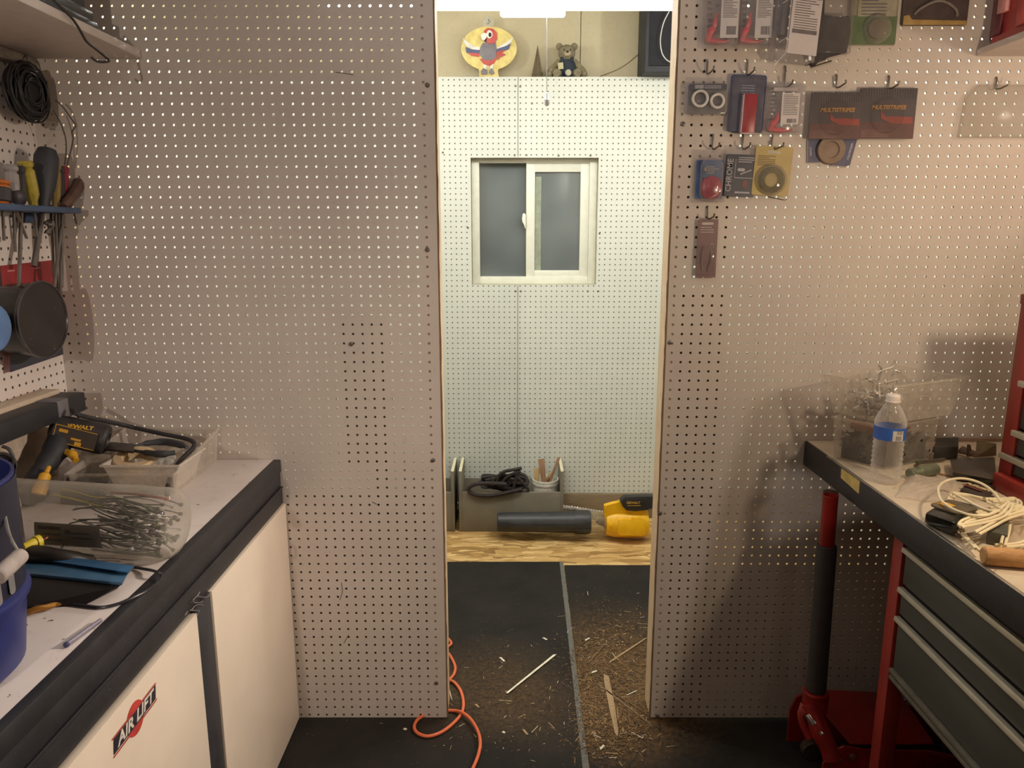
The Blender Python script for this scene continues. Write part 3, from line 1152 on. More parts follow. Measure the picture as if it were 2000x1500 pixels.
y_ = MB().lathe([(0, xx(1182)), (1.9, xx(1182)), (2.25, xx(1183)), (2.5, xx(1190)), (2.7, xx(1200)), (2.78, xx(1225)), (2.65, xx(1258)), (2.3, xx(1264)), (0, xx(1265))], 36, FR((0, YK, zc - .05), z=(1, 0, 0), x=(0, 0, 1)))
f = FR((0, YK - 1.2, 0), x=(1, 0, 0), z=(0, -1, 0))
sh = MB(f)
q = [(1180, 1000), (1180, 987), (1192, 984), (1206, 982), (1210, 978), (1215, 986), (1222, 994), (1240, 996), (1262, 993), (1264, 1010), (1264, 1030), (1182, 1030)]
y_.M = f
y_.prism([(U(a, b, Y=YK - 1.2).x, U(a, b, Y=YK - 1.2).z) for a, b in q], 1.2, -.9, .1)
obj('motor_housing', y_, YEL, t)
u = U(1233, 1029, Y=YK - 2.4)
cp = MB(FR((u.x, YK - 2.2, u.z), x=(1, 0, -.02), z=(0, -1, .1)))
cp.rrect(5.0, 2.9, .8, .5, bev=.12)
cp.rrect(2.2, .8, .7, .3, bev=.1, cx=.9, cy=1.35)
obj('intake_cover', cp, YEL, t)
u = U(1192, 1026, Y=YK - 2.3)
obj('switch', MB().box(u.x - .15, u.x + .15, YK - 2.75, YK - 2.3, u.z - .35, u.z + .35, .06), YEL, t)
b = MB(f)
q = [(1215, 986), (1211, 975), (1220, 968), (1262, 967), (1275, 967), (1275, 990), (1262, 993), (1240, 996), (1222, 994)]
b.prism([(U(a, b_, Y=YK - 1.3).x, U(a, b_, Y=YK - 1.3).z) for a, b_ in q], 1.6, -.7, .1)
bt = obj('battery_pack', b, DRK, t)
u = U(1236, 979.5, Y=YK - 1.45)
GLD = M_('print_gold', (214, 168, 60), .5)
m = MB().text('DEWALT', .62, FR((u.x, YK - 2.22, u.z), x=(1, 0, 0), z=(0, -1, 0)), .02, bold=.01)
m.box(u.x - 1.1, u.x + 1.35, YK - 2.24, YK - 2.2, u.z - .55, u.z - .47)
obj('brand_lettering', m, GLD, bt)
# ------------------------------------------------------------------ left workbench
def laminate(name, c1, c2, speck=.68):
    t = NT(name)
    b = t.bsdf()
    co = t.obj()
    n1 = t.noise(4, 5, .6, co)
    n2 = t.noise(55, 4, .65, co)
    n3 = t.noise(18, 5, .7, co, 1.5)
    c = t.mix(t.ramp(n1, .3, .7), srgb(c1), srgb(c2))
    c = t.mix(t.math('MULTIPLY', t.ramp(n3, .55, .75), .3), c, tuple(x * .55 for x in srgb(c1)))
    c = t.mix(t.ramp(n2, speck, speck + .03), c, srgb((70, 62, 56)))
    t.l(c, b.inputs['Base Color'])
    b.inputs['Roughness'].default_value = .45
    t.l(b.outputs[0], t.out.inputs[0])
    return t.m


WLAM = laminate('worn_white_laminate', (206, 194, 188), (224, 214, 208), .67)
BLKP = M_('black_painted_trim', (48, 47, 50), .5, var=.12, vs=14, bump=.25, bs=90, spots=(160, .74, (130, 128, 125)))
CREAM = M_('cream_panel', (232, 216, 196), .4, var=.03, vs=5)
t = thing('workbench', 'left workbench with worn white top, black edge and two cream cabinet doors', 'workbench', (-36, 48, 0))
obj('worktop', MB().box(LW + .1, -25.95, 16, D - .1, HL - 1, HL, .04), WLAM, t)
m = MB()
m.box(-25.97, -25.2, 16, D - .1, 30.35, HL + .03, .06)
m.box(-26.2, -25.35, 16, D - .1, 28.6, 30.33, .03)
m.box(-26.2, -25.22, 16, D - .1, 26.75, 28.58, .06)
m.box(-25.3, -25.12, 16, D - .1, 28.5, 28.7, .05)
obj('edge_band', m, BLKP, t)
obj('carcass', MB().box(LW + .2, -25.6, 16, D - .1, .1, 30.6), BLKP, t)
obj('door', MB().box(-25.6, -24.95, 57.05, D - .15, .12, 26.7, .05), CREAM, t)
dn = obj('door', MB().box(-25.6, -24.95, 17, 54.0, .12, 26.4, .05), CREAM, t)
obj('divider', MB().box(-25.6, -25.1, 54.05, 57.0, .1, 26.7, .05), M_('divider_black', (58, 58, 62), .4), t)
# air lift sticker on the near door
fs = FR((-24.93, 43.75, 24.42), x=(0, 1, .02), z=(1, 0, 0))
st = obj('sticker', MB(fs).lathe([(0, 0), (1.15, 0), (1.15, .015), (0, .015)], 36), M_('sticker_red', (206, 74, 66), .4), dn)
b = MB(fs @ Matrix.Translation((0, 0, .02)))
b.prism([(-2.85, -.48), (2.7, -.48), (2.9, .48), (-2.65, .48)], .01)
obj('sticker_band', b, M_('sticker_navy', (52, 50, 62), .4), st)
b = MB(fs @ Matrix.Translation((0, 0, .035)))
for yy, w0 in ((.6, 2.85), (-.6, 2.85)):
    b.prism([(-w0 + (.03 if yy > 0 else -.1), yy - .06), (w0 + (.1 if yy > 0 else -.1), yy - .06), (w0 + .1, yy + .04), (-w0, yy + .04)], .01)
obj('sticker_rule', b, M_('sticker_rule_red', (200, 84, 74), .4), st)
b = MB(fs @ Matrix.Translation((0, 0, .045)))
b.text('AIR LIFT', 1.12, Matrix.Translation((0, .02, 0)), .006, bold=.03, shear=.25, sx=1.16)
obj('lettering', b, M_('sticker_white', (236, 228, 214), .4), st)
# bare ends of the trim clips
CH = M_('bright_wire', (200, 198, 196), .3, .85)
z_ = lambda pts, x=-24.85: [U(a / 3.3333, 900 + b_ / 3.3333, X=x) for a, b_ in pts]
m = MB()
m.tube(z_([(1300, 855), (1285, 880), (1258, 905), (1265, 920), (1290, 925), (1320, 915)]), .035, 6, sm=4)
m.tube(z_([(1285, 882), (1318, 888), (1350, 888), (1368, 866)]), .035, 6)
m.tube(z_([(1325, 940), (1298, 935), (1270, 945), (1250, 968), (1238, 972)]), .035, 6, sm=4)
m.tube(z_([(1238, 972), (1300, 976), (1284, 1008)]), .035, 6)
m.tube(z_([(1222, 980), (1205, 1005)]), .035, 6)
obj('trim_clip', m, CH, t)

# rail against the wall
t = thing('wall_rail', 'long black rail lying on a wooden strip along the left wall, taped in grey', 'rail', (-45.5, 55, HL))
RZ = 38.15
obj('rail_body', MB().box(-47, -43.5, 43, 73.9, RZ, RZ + 1.9, .12), M_('rail_black', (44, 44, 48), .5), t)
obj('wood_strip', MB().box(-47.5, -45.6, 43, 73.2, RZ + 1.9, RZ + 2.35, .03), wood('strip_wood', (196, 176, 152), (216, 200, 178), (20, 2, 20)), t)
obj('tape_wrap', MB().box(-47.05, -43.42, 69.2, 70.9, RZ - .06, RZ + 1.97, .1), M_('grey_tape', (110, 106, 110), .5), t)
obj('support', MB().box(-47.3, -46.6, 43, 73, HL + .05, RZ + .0), M_('backboard_tan', (188, 170, 150), .7), t)

# arched black cord
pts = [U(140, 800, X=-42.6), U(160, 812, X=-41.5), U(240, 830, Y=75), U(310, 846, Y=74.5), U(360, 856, Y=74), U(378, 864, Y=73), U(376, 876, Y=72.3), U(352, 900, Y=70), U(336, 925, Y=68), U(328, 950, Y=66.3), U(326, 968, Y=65.6)]
single('power_cord', MB().tube(pts, .23, 10, sm=5), M_('cord_black', (52, 50, 52), .5), 'thick black cord arching from the wall rail over the plastic bin', 'cord')

# drill
DB = M_('drill_black', (50, 46, 46), .55, bump=.2, bs=200)
DY = M_('drill_yellow', (206, 152, 36), .5)
t = thing('heat_gun', 'black and yellow heat gun standing in the corner under the wall rail', 'power tool', (-42, 69, HL))
A, B = U(112, 838, Y=69.5), U(203, 858, Y=70.5)
ax = (B - A).normalized()
m = MB()
L = (B - A).length
m.lathe([(0, -.6), (.9, -.55), (1.35, -.1), (1.45, .6), (1.5, L * .7), (1.5, L + .1), (1.3, L + .35), (.7, L + .42), (.6, L + .2), (0, L + .2)], 28, FR(A, z=ax))
obj('motor_body', m, DB, t)
hp = [U(118, 860, Y=69), U(102, 890, Y=67.5), U(80, 920, Y=66), U(60, 950, Y=64.5), U(45, 985, Y=63.6)]
obj('grip', MB().tube(hp, [1.15, 1.0, .85, .85, .95], 14, sm=4), M_('grip_rubber', (40, 40, 44), .65), t)
obj('grip_trim', MB().tube([U(96, 912, Y=65.2), U(86, 935, Y=64.2), U(75, 965, Y=63.4)], [.2, .5, .6], 12, sm=4), DY, t)
obj('trigger_guard', MB().tube([U(128, 882, Y=68), U(142, 888, Y=67.5), U(148, 900, Y=67)], [.3, .42, .3], 10, sm=4), DY, t)
fr = FR(A + ax * (L * .52) + Vector((.25, -1.52, .15)), x=ax, z=(.15, -1, .12))
b = MB(fr)
b.rrect(3.9, 1.7, .08, .15)
lb = obj('label_plate', b, M_('plate_dark', (56, 44, 34), .5), t)
b = MB(fr @ Matrix.Translation((0, 0, .09)))
for (x0, x1, y0, y1) in ((-1.9, 1.9, .78, .84), (-1.9, 1.9, -.84, -.78), (-1.9, -1.84, -.8, .8), (-1.5, -.7, .2, .5), (-.3, .6, -.3, -.1), (.1, .7, -.75, -.4)):
    b.box(x0, x1, y0, y1, 0, .02)
obj('label_print', b, DY, lb)
b = MB(FR(A + ax * (L * .62) + Vector((.2, -1.42, 1.22)), x=ax + Vector((0, -.1, .06)), z=(.05, -1, .85)))
b.text('DEWALT', .56, Matrix.Identity(4), .03, bold=.015, sx=1.25)
obj('brand_lettering', b, M_('print_yellow', (220, 170, 60), .5), t)
obj('heel_block', MB().box(-45, -43.2, 63.2, 66.2, HL + .02, HL + 2.0, .3), DB, t)
# white pouch behind
m = MB()
m.hexa([(-46.4, 56, HL + .02), (-43.2, 56, HL + .02), (-43.6, 63, HL + .02), (-46.4, 64, HL + .02)], [(-46.4, 56.5, HL + 5.3), (-45.2, 56.5, HL + 5.0), (-45.0, 63.5, HL + 5.2), (-46.4, 63.8, HL + 5.6)], .5)
single('white_pouch', m, M_('pouch_white', (206, 196, 194), .5, bump=.6, bs=30), 'crumpled white pouch leaning on the wall under the rail', 'bag')
t = thing('small_speaker', 'small round black speaker at the left edge behind the clear jar', 'speaker', (-43.5, 52, HL))
q = U(0, 912, Y=54)
obj('cone', MB().lathe([(0, .5), (.5, .45), (.9, .2), (1.05, .5), (1.1, .2), (1.1, -.4), (0, -.4)], 24, FR(q, z=(.6, -1, .1))), DB, t)
obj('lead', MB().tube([U(5, 872, Y=54), U(17, 877, Y=54), U(25, 892, Y=54), U(24, 910, Y=54), U(18, 930, Y=54)], .13, 8, sm=4), DB, t)
obj('foot', MB().box(q.x - .7, q.x + .5, 53.6, 55, HL + .02, q.z - .9, .1), DB, t)

# clear bin with tub
CB = clear('milky_plastic', (230, 222, 210), .3, gloss=.4)
CB2 = clear('tub_plastic', (236, 228, 216), .75, gloss=.5)


def open_bin(m, b, tcor, th=.12, bot=True):
    """open box from 4 bottom and 4 top corners (each counter-clockwise)"""
    b = [Vector(p) for p in b]
    tcor = [Vector(p) for p in tcor]
    cb = sum(b, Vector()) / 4
    ct = sum(tcor, Vector()) / 4
    bi = [p + (cb - p).normalized() * th * 1.4 for p in b]
    ti = [p + (ct - p).normalized() * th * 1.4 for p in tcor]
    for i in range(4):
        j = (i + 1) % 4
        m.quad(b[i], b[j], tcor[j], tcor[i])
    m.quad(*b[::-1])
    ro = [p + (p - ct).normalized() * .25 for p in tcor]
    ro = [Vector((p.x, p.y, q.z)) for p, q in zip(ro, tcor)]
    for i in range(4):
        j = (i + 1) % 4
        m.quad(tcor[i], tcor[j], ro[j], ro[i])
        d0, d1 = ro[i] - Vector((0, 0, .18)), ro[j] - Vector((0, 0, .18))
        m.quad(ro[i], ro[j], d1, d0)
    return m


m = MB()
open_bin(m, [(-41.2, 66.5, HL + .03), (-31.9, 66.5, HL + .03), (-31.9, 76.9, HL + .03), (-41.2, 76.9, HL + .03)],
         [(-41.5, 66.2, HL + 2.2), (-31.6, 66.2, HL + 2.2), (-31.6, 77.2, HL + 3.7), (-41.5, 77.2, HL + 3.7)])
single('storage_bin', m, CB, 'low clear plastic bin in the far corner of the left bench', 'bin', smooth=False)
m = MB()
tz = U(270, 908, Y=66.9).z
tl, trr = U(199, 905, Y=66.9).x, U(348, 905, Y=66.9).x
open_bin(m, [(tl + .9, 67.4, HL + .1), (trr - .8, 67.4, HL + .1), (trr - .8, 72, HL + .1), (tl + .9, 72, HL + .1)],
         [(tl, 66.9, tz), (trr, 66.9, tz), (trr, 72.6, tz), (tl, 72.6, tz)])
bmesh.ops.bevel(m.bm, geom=[e for e in m.bm.edges if abs(e.verts[0].co.z - e.verts[1].co.z) > 2], offset=.7, segments=4, affect='EDGES')
single('plastic_tub', m, CB2, 'milky white tub inside the low clear bin', 'tub')
q = U(262, 892, Y=69.5)
single('tape_roll', MB().lathe([(1.2, 0), (1.9, 0), (2.0, .1), (2.0, .9), (1.9, 1), (1.2, 1), (1.2, 0)], 32, FR((q.x, 69.7, tz - .9), z=(.1, -.25, 1))), M_('masking_tape', (206, 180, 140), .6), 'tan roll of tape lying in the milky tub', 'tape')
# crumpled wrap
m = MB()
q = U(318, 893, Y=69.8)
for k in range(7):
    a = k * .9
    m.ell((0, 0, 0), (.8, .35, .6), FR((q.x + .5 * math.cos(a), 69.8 + .7 * math.sin(a * 1.7), tz - .7 + .25 * math.sin(k * 2)), z=(math.cos(a), .6, math.sin(a))), 7, 5)
single('plastic_wrap', m, clear('crinkle_wrap', (232, 230, 226), .3, .08, .8), 'crumpled clear wrap behind the tape roll in the tub', 'wrap', smooth=False)
# pliers across the tub
t = thing('pliers', 'grey pliers with dark grips lying across the milky tub', 'pliers', (-35, 67, tz))
zz = tz + .35
q = lambda px, py, h=0: U(px, py, Z=zz + h)
obj('jaws', MB().hexa([q(197, 880), q(262, 886), q(262, 870), q(197, 866)], [q(197, 876, .4), q(262, 882, .4), q(262, 866, .4), q(197, 862, .4)], .08), M_('tool_steel', (76, 70, 68), .4, .5), t)
obj('grip', MB().tube([q(262, 872, .2), q(285, 866, .2), q(320, 863, .2), q(350, 868, .2), q(366, 874, .2)], [.15, .3, .38, .36, .2], 10, sm=4), M_('grip_grey', (60, 62, 66), .55), t)
obj('grip', MB().tube([q(262, 880, .2), q(285, 884, .1), q(315, 887, .1), q(342, 884, .1)], [.15, .3, .36, .25], 10, sm=4), M_('grip_grey', (60, 62, 66), .55), t)
# clear lidded box at left
m = MB()
q = U(190, 930, Y=66)
m.hexa([U(156, 945, Z=HL + .05), U(214, 952, Z=HL + .05), U(222, 905, Z=HL + .05), U(170, 900, Z=HL + .05)], [U(149, 892, Z=HL + 3), U(216, 890, Z=HL + 3), U(232, 862, Z=HL + 3.2), U(180, 863, Z=HL + 3.2)], .15)
single('clear_box', m, clear('clear_case', (205, 196, 180), .3, gloss=.5), 'small clear lidded box between the heat gun and the milky tub', 'box')
m = MB().hexa([U(118, 985, Z=HL + .02), U(205, 990, Z=HL + .02), U(214, 955, Z=HL + .02), U(130, 950, Z=HL + .02)], [U(118, 958, Z=HL + 1.3), U(205, 965, Z=HL + 1.3), U(212, 935, Z=HL + 1.3), U(132, 930, Z=HL + 1.3)], .1)
single('black_box', m, M_('matte_black', (42, 40, 42), .7), 'small matte black box behind the clear jar of cable ties', 'box')
single('key_ring', MB().tube([U(207 + 8 * math.cos(a), 948 + 9 * math.sin(a), Y=U(207, 958, Z=HL).y) for a in [i * PI / 8 for i in range(16)]], .05, 6, closed=True), CH, 'small steel ring standing up behind the clear jar', 'ring')
single('bent_pin', MB().tube([U(x, y, Y=U(118, 944, Z=HL).y) for x, y in ((119, 928), (122, 934), (121, 940), (117, 943))], .05, 6, sm=3), CH, 'tiny bent steel pin shining behind the clear jar', 'pin')

# ---- jar of cable ties
J0 = U(345, 1024, Z=HL + 2.75)
J1 = U(-40, 1000, Z=HL + 3.35)
jx = (J1 - J0).normalized()
FJ = FR(J0, z=jx, x=(0, 0, 1))
LJ = (J1 - J0).length
RJ = 2.72
t = thing('plastic_jar', 'large clear plastic jar of cable ties lying on its side', 'jar', (J0.x - 6, J0.y, HL))
m = MB()
m.lathe([(0, .0), (1.3, -.05), (1.9, -.12), (2.3, .02), (2.58, .35), (RJ, .9), (RJ, 1.5), (RJ + .05, 3), (RJ, 5), (RJ, LJ * .85), (RJ - .2, LJ * .9), (RJ - .2, LJ)], 40, FJ)
obj('jar_wall', m, clear('jar_plastic', (214, 206, 190), .13, .08, .6, 12), t)
m = MB()
k = 16
for i in range(k):
    a0 = math.radians(76 + 40 * i / k)
    a1 = math.radians(76 + 40 * (i + 1) / k)
    r = RJ - .06
    pp = lambda a, z: FJ @ Vector((r * math.cos(a), -r * math.sin(a) * 1, z))
    m.quad(pp(a0, 4.3), pp(a1, 4.3), pp(a1, 9.2), pp(a0, 9.2))
pl_ = obj('paper_label', m, M_('label_grey', (132, 124, 110), .7), t)
m = MB()
for (a, z0, z1, w_) in ((84, 7.2, 8.9, 5), (90, 5.0, 6.6, 2.2), (98, 4.9, 6.4, 2.0), (88, 6.9, 6.5, 6), (94, 7.2, 8.6, 3), (104, 7.2, 8.6, 2)):
    a0, a1 = math.radians(a - w_ / 2), math.radians(a + w_ / 2)
    r = RJ - .03
    pp = lambda a, z: FJ @ Vector((r * math.cos(a), -r * math.sin(a), z))
    m.quad(pp(a0, z0), pp(a1, z0), pp(a1, z1), pp(a0, z1))
obj('label_print', m, BLK, pl_)
# the ties
TG = [M_('tie_' + n, c, .5) for n, c in (('black', (48, 48, 50)), ('grey', (150, 146, 138)), ('green', (70, 88, 62)), ('white', (206, 202, 190)), ('smoke', (96, 92, 84)), ('red', (150, 62, 50)), ('yellow', (196, 178, 70)))]
NMS = ['black', 'grey', 'green', 'white', 'smoky', 'red', 'yellow']
RT = random.Random(11)
proto = {}
for i in range(84):
    ci = RT.choice([0, 0, 1, 1, 3, 3, 2, 4, 4, 0, 1, 4]) if i > 2 else (5, 6, 6)[i]
    # chord inside the jar, settled low
    z0 = RT.uniform(.5, 2.6)
    L = RT.uniform(3.2, 5.5)
    if i == 1:
        z0, L = 2.0, 8.5
    if i == 2:
        z0, L = 6.0, 4.2
    pts = []
    y0, x0 = RT.uniform(-2.0, 2.0), RT.uniform(-2.3, 1.2)
    dy, dx = RT.uniform(-.9, .9), RT.uniform(-.2, 1.2)
    bw = RT.uniform(-.6, .6)
    if i == 0:
        x0, dx, y0, dy, bw = 1.4, .2, 1.4, .1, .1
    if i == 1:
        x0, dx, y0, dy, bw = -1.2, 2.4, 2.0, -.6, .2
    for k in range(7):
        s = k / 6
        x = x0 + dx * s + bw * math.sin(PI * s)
        y = y0 + dy * s
        rr = math.hypot(x, y)
        if rr > RJ - .3:
            x *= (RJ - .3) / rr
            y *= (RJ - .3) / rr
        pts.append(FJ @ Vector((x, y, z0 + L * s)))
    m = MB().tube(pts, .055 if i != 0 else .09, 5)
    h = FR(pts[0], z=pts[1] - pts[0])
    m.M = h
    m.box(-.12, .12, -.1, .1, -.15, .08)
    single('cable_tie', m, TG[ci], {5: 'thick red cable tie near the top of the clear jar'}.get(ci, NMS[ci] + ' cable tie tangled inside the clear jar'), 'cable tie', 'cable ties in the clear jar, ' + NMS[ci])

# ---- bucket
BC = Vector((-32.6, 36.6, HL + .03))
t = thing('bucket', 'dark blue plastic bucket at the left edge of the frame', 'bucket', BC)
BLU = M_('bucket_blue', (44, 52, 112), .4, var=.1)
obj('shell', MB().lathe([(0, 0), (4.6, 0), (5.1, .5), (5.45, 3.4), (5.5, 4.2), (5.75, 4.3), (5.8, 4.5), (5.75, 4.7), (5.55, 4.8), (5.7, 11.3), (5.55, 11.3), (5.3, 4), (0, .4)], 48, FR(BC)), BLU, t)
m = MB()
m.lathe([(5.57, 4.95), (5.73, 11.1), (5.76, 11.1), (5.6, 4.95), (5.57, 4.95)], 48, FR(BC))
obj('sleeve', m, M_('bucket_sleeve', (34, 34, 52), .5), t)
m = MB()
for k in range(5):
    a = math.radians(-40 + k * 11)
    f = FR(BC + Vector((5.68 * math.cos(a), 5.68 * math.sin(a), 5.9)), x=(-math.sin(a), math.cos(a), 0), z=(math.cos(a), math.sin(a), 0))
    m.M = f
    m.rrect(.5, 1.6 + .3 * (k % 2), .04, .2)
obj('sleeve_print', m, M_('sleeve_grey', (128, 126, 128), .5), t)
G0, G1 = U(-6, 1128, X=-24.9), U(40, 1085, X=-25.4)
obj('handle_grip', MB().cyl(G0, G1, .42, .42, 16, .08), M_('grip_white', (178, 166, 160), .7, bump=.4), t)
obj('bail_wire', MB().tube([G1, U(20, 1050, X=-26), U(10, 1010, X=-27), BC + Vector((5.3, 1.2, 9.8))], .09, 8, sm=4), CH, t)

# ---- things lying in front of the jar
t = thing('plastic_case', 'low black case with a blue plastic rim in front of the clear jar', 'case', (-31, 46, HL))
h2 = HL + 1.5
obj('rim', MB().hexa([U(35, 1090, Z=h2), U(250, 1122, Z=h2), U(262, 1108, Z=h2), U(48, 1078, Z=h2)], [U(35, 1086, Z=h2 + .25), U(250, 1118, Z=h2 + .25), U(262, 1104, Z=h2 + .25), U(48, 1076, Z=h2 + .25)], .05), M_('rim_blue', (52, 92, 128), .35, var=.08), t)
obj('rim', MB().hexa([U(40, 1124, Z=h2 - .3), U(238, 1144, Z=h2 - .3), U(248, 1124, Z=h2 - .3), U(45, 1096, Z=h2 - .3)], [U(40, 1118, Z=h2 - .02), U(238, 1138, Z=h2 - .02), U(250, 1120, Z=h2 - .02), U(45, 1092, Z=h2 - .02)], .05), M_('rim_blue_light', (66, 104, 134), .35, var=.08), t)
obj('case_body', MB().hexa([U(30, 1192, Z=HL + .02), U(166, 1182, Z=HL + .02), U(230, 1150, Z=HL + .02), U(60, 1130, Z=HL + .02)], [U(30, 1124, Z=h2 - .32), U(236, 1144, Z=h2 - .32), U(246, 1126, Z=h2 - .32), U(45, 1098, Z=h2 - .32)], .05), M_('case_black', (40, 34, 32), .5), t)
m = MB().tube([U(30, 1078, Z=h2 + .5), U(60, 1080, Z=h2 + .5), U(120, 1088, Z=h2 + .3), U(170, 1096, Z=HL + 1.1), U(205, 1100, Z=HL + .8)], [.55, .6, .55, .5, .15], 14, sm=4)
single('screwdriver', m, M_('handle_black', (42, 36, 30), .5), 'black tapered tool handle lying on the blue rimmed case', 'screwdriver')
m = MB().quad(U(150, 1066, Z=HL + .05), U(138, 1084, Z=HL + .05), U(216, 1104, Z=HL + .05), U(262, 1080, Z=HL + .05))
m2 = MB().hexa([U(138, 1084, Z=HL + .03), U(216, 1104, Z=HL + .03), U(262, 1080, Z=HL + .03), U(150, 1064, Z=HL + .03)], [U(138, 1084, Z=HL + .06), U(216, 1104, Z=HL + .06), U(262, 1080, Z=HL + .06), U(150, 1064, Z=HL + .06)])
m.bm.free()
single('paper_card', m2, M_('card_white', (214, 206, 204), .6, var=.03), 'white paper card partly under the clear jar', 'card')
t = thing('wire_nut', 'yellow wire nut on a bare copper wire in front of the clear jar', 'wire nut', U(60, 1062, Z=HL + 2.2))
N0, N1 = U(46, 1068, Z=HL + 2.6), U(78, 1056, Z=HL + 2.6)
L = (N1 - N0).length
obj('cap', MB().lathe([(0, 0), (.2, 0), (.24, .1), (.36, L * .68), (.36, L * .7), (.46, L * .72), (.46, L), (.36, L), (0, L * .9)], 12, FR(N0, z=N1 - N0)), M_('nut_yellow', (222, 200, 56), .45), t)
obj('copper_wire', MB().tube([N1, U(86, 1054, Z=HL + 2.6), U(92, 1050, Z=HL + 2.7), U(93, 1046, Z=HL + 2.7), U(90, 1043, Z=HL + 2.7)], .06, 6, sm=4), M_('copper', (206, 130, 100), .3, .7), t)
single('metal_clip', MB().tube([U(98, 1063, Z=HL + 1.8), U(104, 1060, Z=HL + 2), U(124, 1063, Z=HL + 2), U(126, 1067, Z=HL + 2), U(120, 1075, Z=HL + 2), U(121, 1066, Z=HL + 2)], .08, 6), CH, 'shiny metal clip beside the yellow wire nut', 'clip')
# thin cable loop with brass plug
t = thing('audio_cable', 'thin black cable with a brass plug looping over the bench edge', 'cable', (-27, 46, HL))
zc_ = HL + .14
pts = [U(128, 1178, Z=zc_), U(165, 1183, Z=zc_), U(200, 1186, Z=zc_), U(235, 1178, Z=zc_), U(262, 1166, Z=zc_ + .1), U(290, 1152, X=-24.9), U(310, 1136, X=-24.8), U(316, 1124, X=-24.9), U(306, 1117, X=-25.3), U(285, 1112, Z=zc_ + .15), U(255, 1108, Z=zc_), U(215, 1110, Z=zc_)]
obj('lead', MB().tube(pts, .11, 8, sm=5), M_('lead_black', (44, 42, 46), .35), t)
obj('plug', MB().tube([U(35, 1198, Z=HL + .3), U(60, 1194, Z=HL + .3), U(72, 1189, Z=HL + .3), U(90, 1186, Z=HL + .25), U(108, 1180, Z=HL + .2), U(128, 1178, Z=HL + .16)], [.1, .2, .24, .22, .18, .14], 12), M_('brass_plug', (176, 124, 60), .25, .7), t)
BR = M_('brass_screw', (176, 130, 84), .35, .6)
for a, b_, lb in (((34, 1212), (46, 1222), 'small brass screw nearer the blue bucket'), ((40, 1207), (53, 1221), 'small brass screw beside the brass plug')):
    A_, B_ = U(*a, Z=HL + .25), U(*b_, Z=HL + .1)
    m = MB().cyl(A_, B_, .09, .05, 8)
    m.lathe([(0, -.12), (.2, -.06), (.1, .06), (0, .08)], 10, FR(A_, z=B_ - A_))
    single('brass_screw', m, BR, lb, 'screw', 'brass screws on the left bench')
A_, B_ = U(127, 1261, Z=HL + .2), U(197, 1211, Z=HL + .2)
t = thing('center_punch', 'slim grey-blue round punch lying near the front edge of the left bench', 'punch', A_)
obj('rod', MB().cyl(A_ + (B_ - A_) * .05, B_, .15, .13, 14, .02), M_('rod_steel', (150, 142, 158), .4, .3), t)
obj('tip', MB().cyl(A_, A_ + (B_ - A_) * .07, .17, .17, 14, .03), M_('tip_navy', (58, 60, 96), .4), t)

# ------------------------------------------------------------------ left wall: shelf and hanging things
SHW = M_('shelf_white', (216, 204, 196), .5, var=.04)
t = thing('wall_shelf', 'white wall shelf high on the left wall', 'shelf', (-42, 45, 72.6))
obj('shelf_board', MB().box(LW + .05, -36.3, 42.5, D - .05, 72.65, 73.45, .12), SHW, t)
obj('cleat', MB().box(LW + .05, -46.6, 42.5, D - .1, 71.6, 72.63, .05), M_('cleat_grey', (150, 140, 128), .7), t)
KB = M_('equipment_black', (46, 48, 50), .4)
t = thing('equipment_case', 'black ridged equipment case lying on the left wall shelf', 'case', (-41, 56, 73.5))
obj('base_tray', MB().box(-46.5, -37.0, 40, 71.5, 73.48, 74.3, .15), KB, t)
obj('frame', MB().box(-46.6, -37.8, 40, 72.5, 74.34, 75.5, .2), M_('frame_grey', (78, 80, 80), .4), t)
obj('panel', MB().box(-46.3, -38.4, 41, 72.3, 75.54, 82, .2), KB, t)
pts = [U(95, 0, X=-36.8) + Vector((0, 0, .4)), U(120, 15, X=-36.1), U(140, 35, X=-36.0), U(152, 52, X=-35.9), U(160, 66, X=-35.9), U(170, 82, X=-35.9), U(190, 98, X=-36), U(208, 113, X=-36), U(213, 119, X=-36), U(205, 121, X=-36), U(190, 120, X=-36.2), U(178, 112, X=-36.5)]
single('power_cord', MB().tube(pts, .11, 8, sm=4), M_('cord_dark', (56, 52, 50), .5), 'thin black cord hanging over the edge of the left wall shelf', 'cord')
# coil of wire
cc = U(53, 180, X=-45.6)
t = thing('wire_coil', 'round coil of thin black wire hanging on the left wall under the shelf', 'coil', cc)
RC = random.Random(5)
pts = []
for k in range(1050):
    a = k * 2 * PI / 21
    r = 1.7 + .75 * math.sin(k * .071) + .25 * math.sin(k * .33)
    pts.append(Vector((cc.x + .75 * math.sin(k * .047) * (1 if r < 2.3 else .6), cc.y + r * 1.08 * math.cos(a), cc.z + r * 1.02 * math.sin(a))))
m = MB()
m.tube(pts, .085, 5)
obj('winding', m, M_('wire_black', (40, 38, 40), .5), t)
obj('core', MB().lathe([(0, -.5), (1.6, -.5), (2.1, 0), (1.6, .5), (0, .5)], 24, FR(cc, z=(1, 0, 0))), M_('wire_black_core', (34, 32, 34), .7), t)
obj('loose_end', MB().tube([U(108, 195, X=-44), U(122, 208, X=-43.6), U(138, 230, X=-43.4), U(147, 245, X=-43.4), U(141, 258, X=-43.4), U(143, 270, X=-43.4), U(137, 300, X=-43.6), U(131, 322, X=-43.8)], .07, 6, sm=4), M_('wire_brown', (84, 70, 62), .5), t)
obj('loose_end', MB().tube([U(104, 215, X=-44), U(118, 240, X=-43.8), U(128, 270, X=-43.8), U(129, 300, X=-43.8), U(126, 322, X=-43.8)], .07, 6, sm=4), M_('wire_brown2', (84, 70, 62), .5), t)
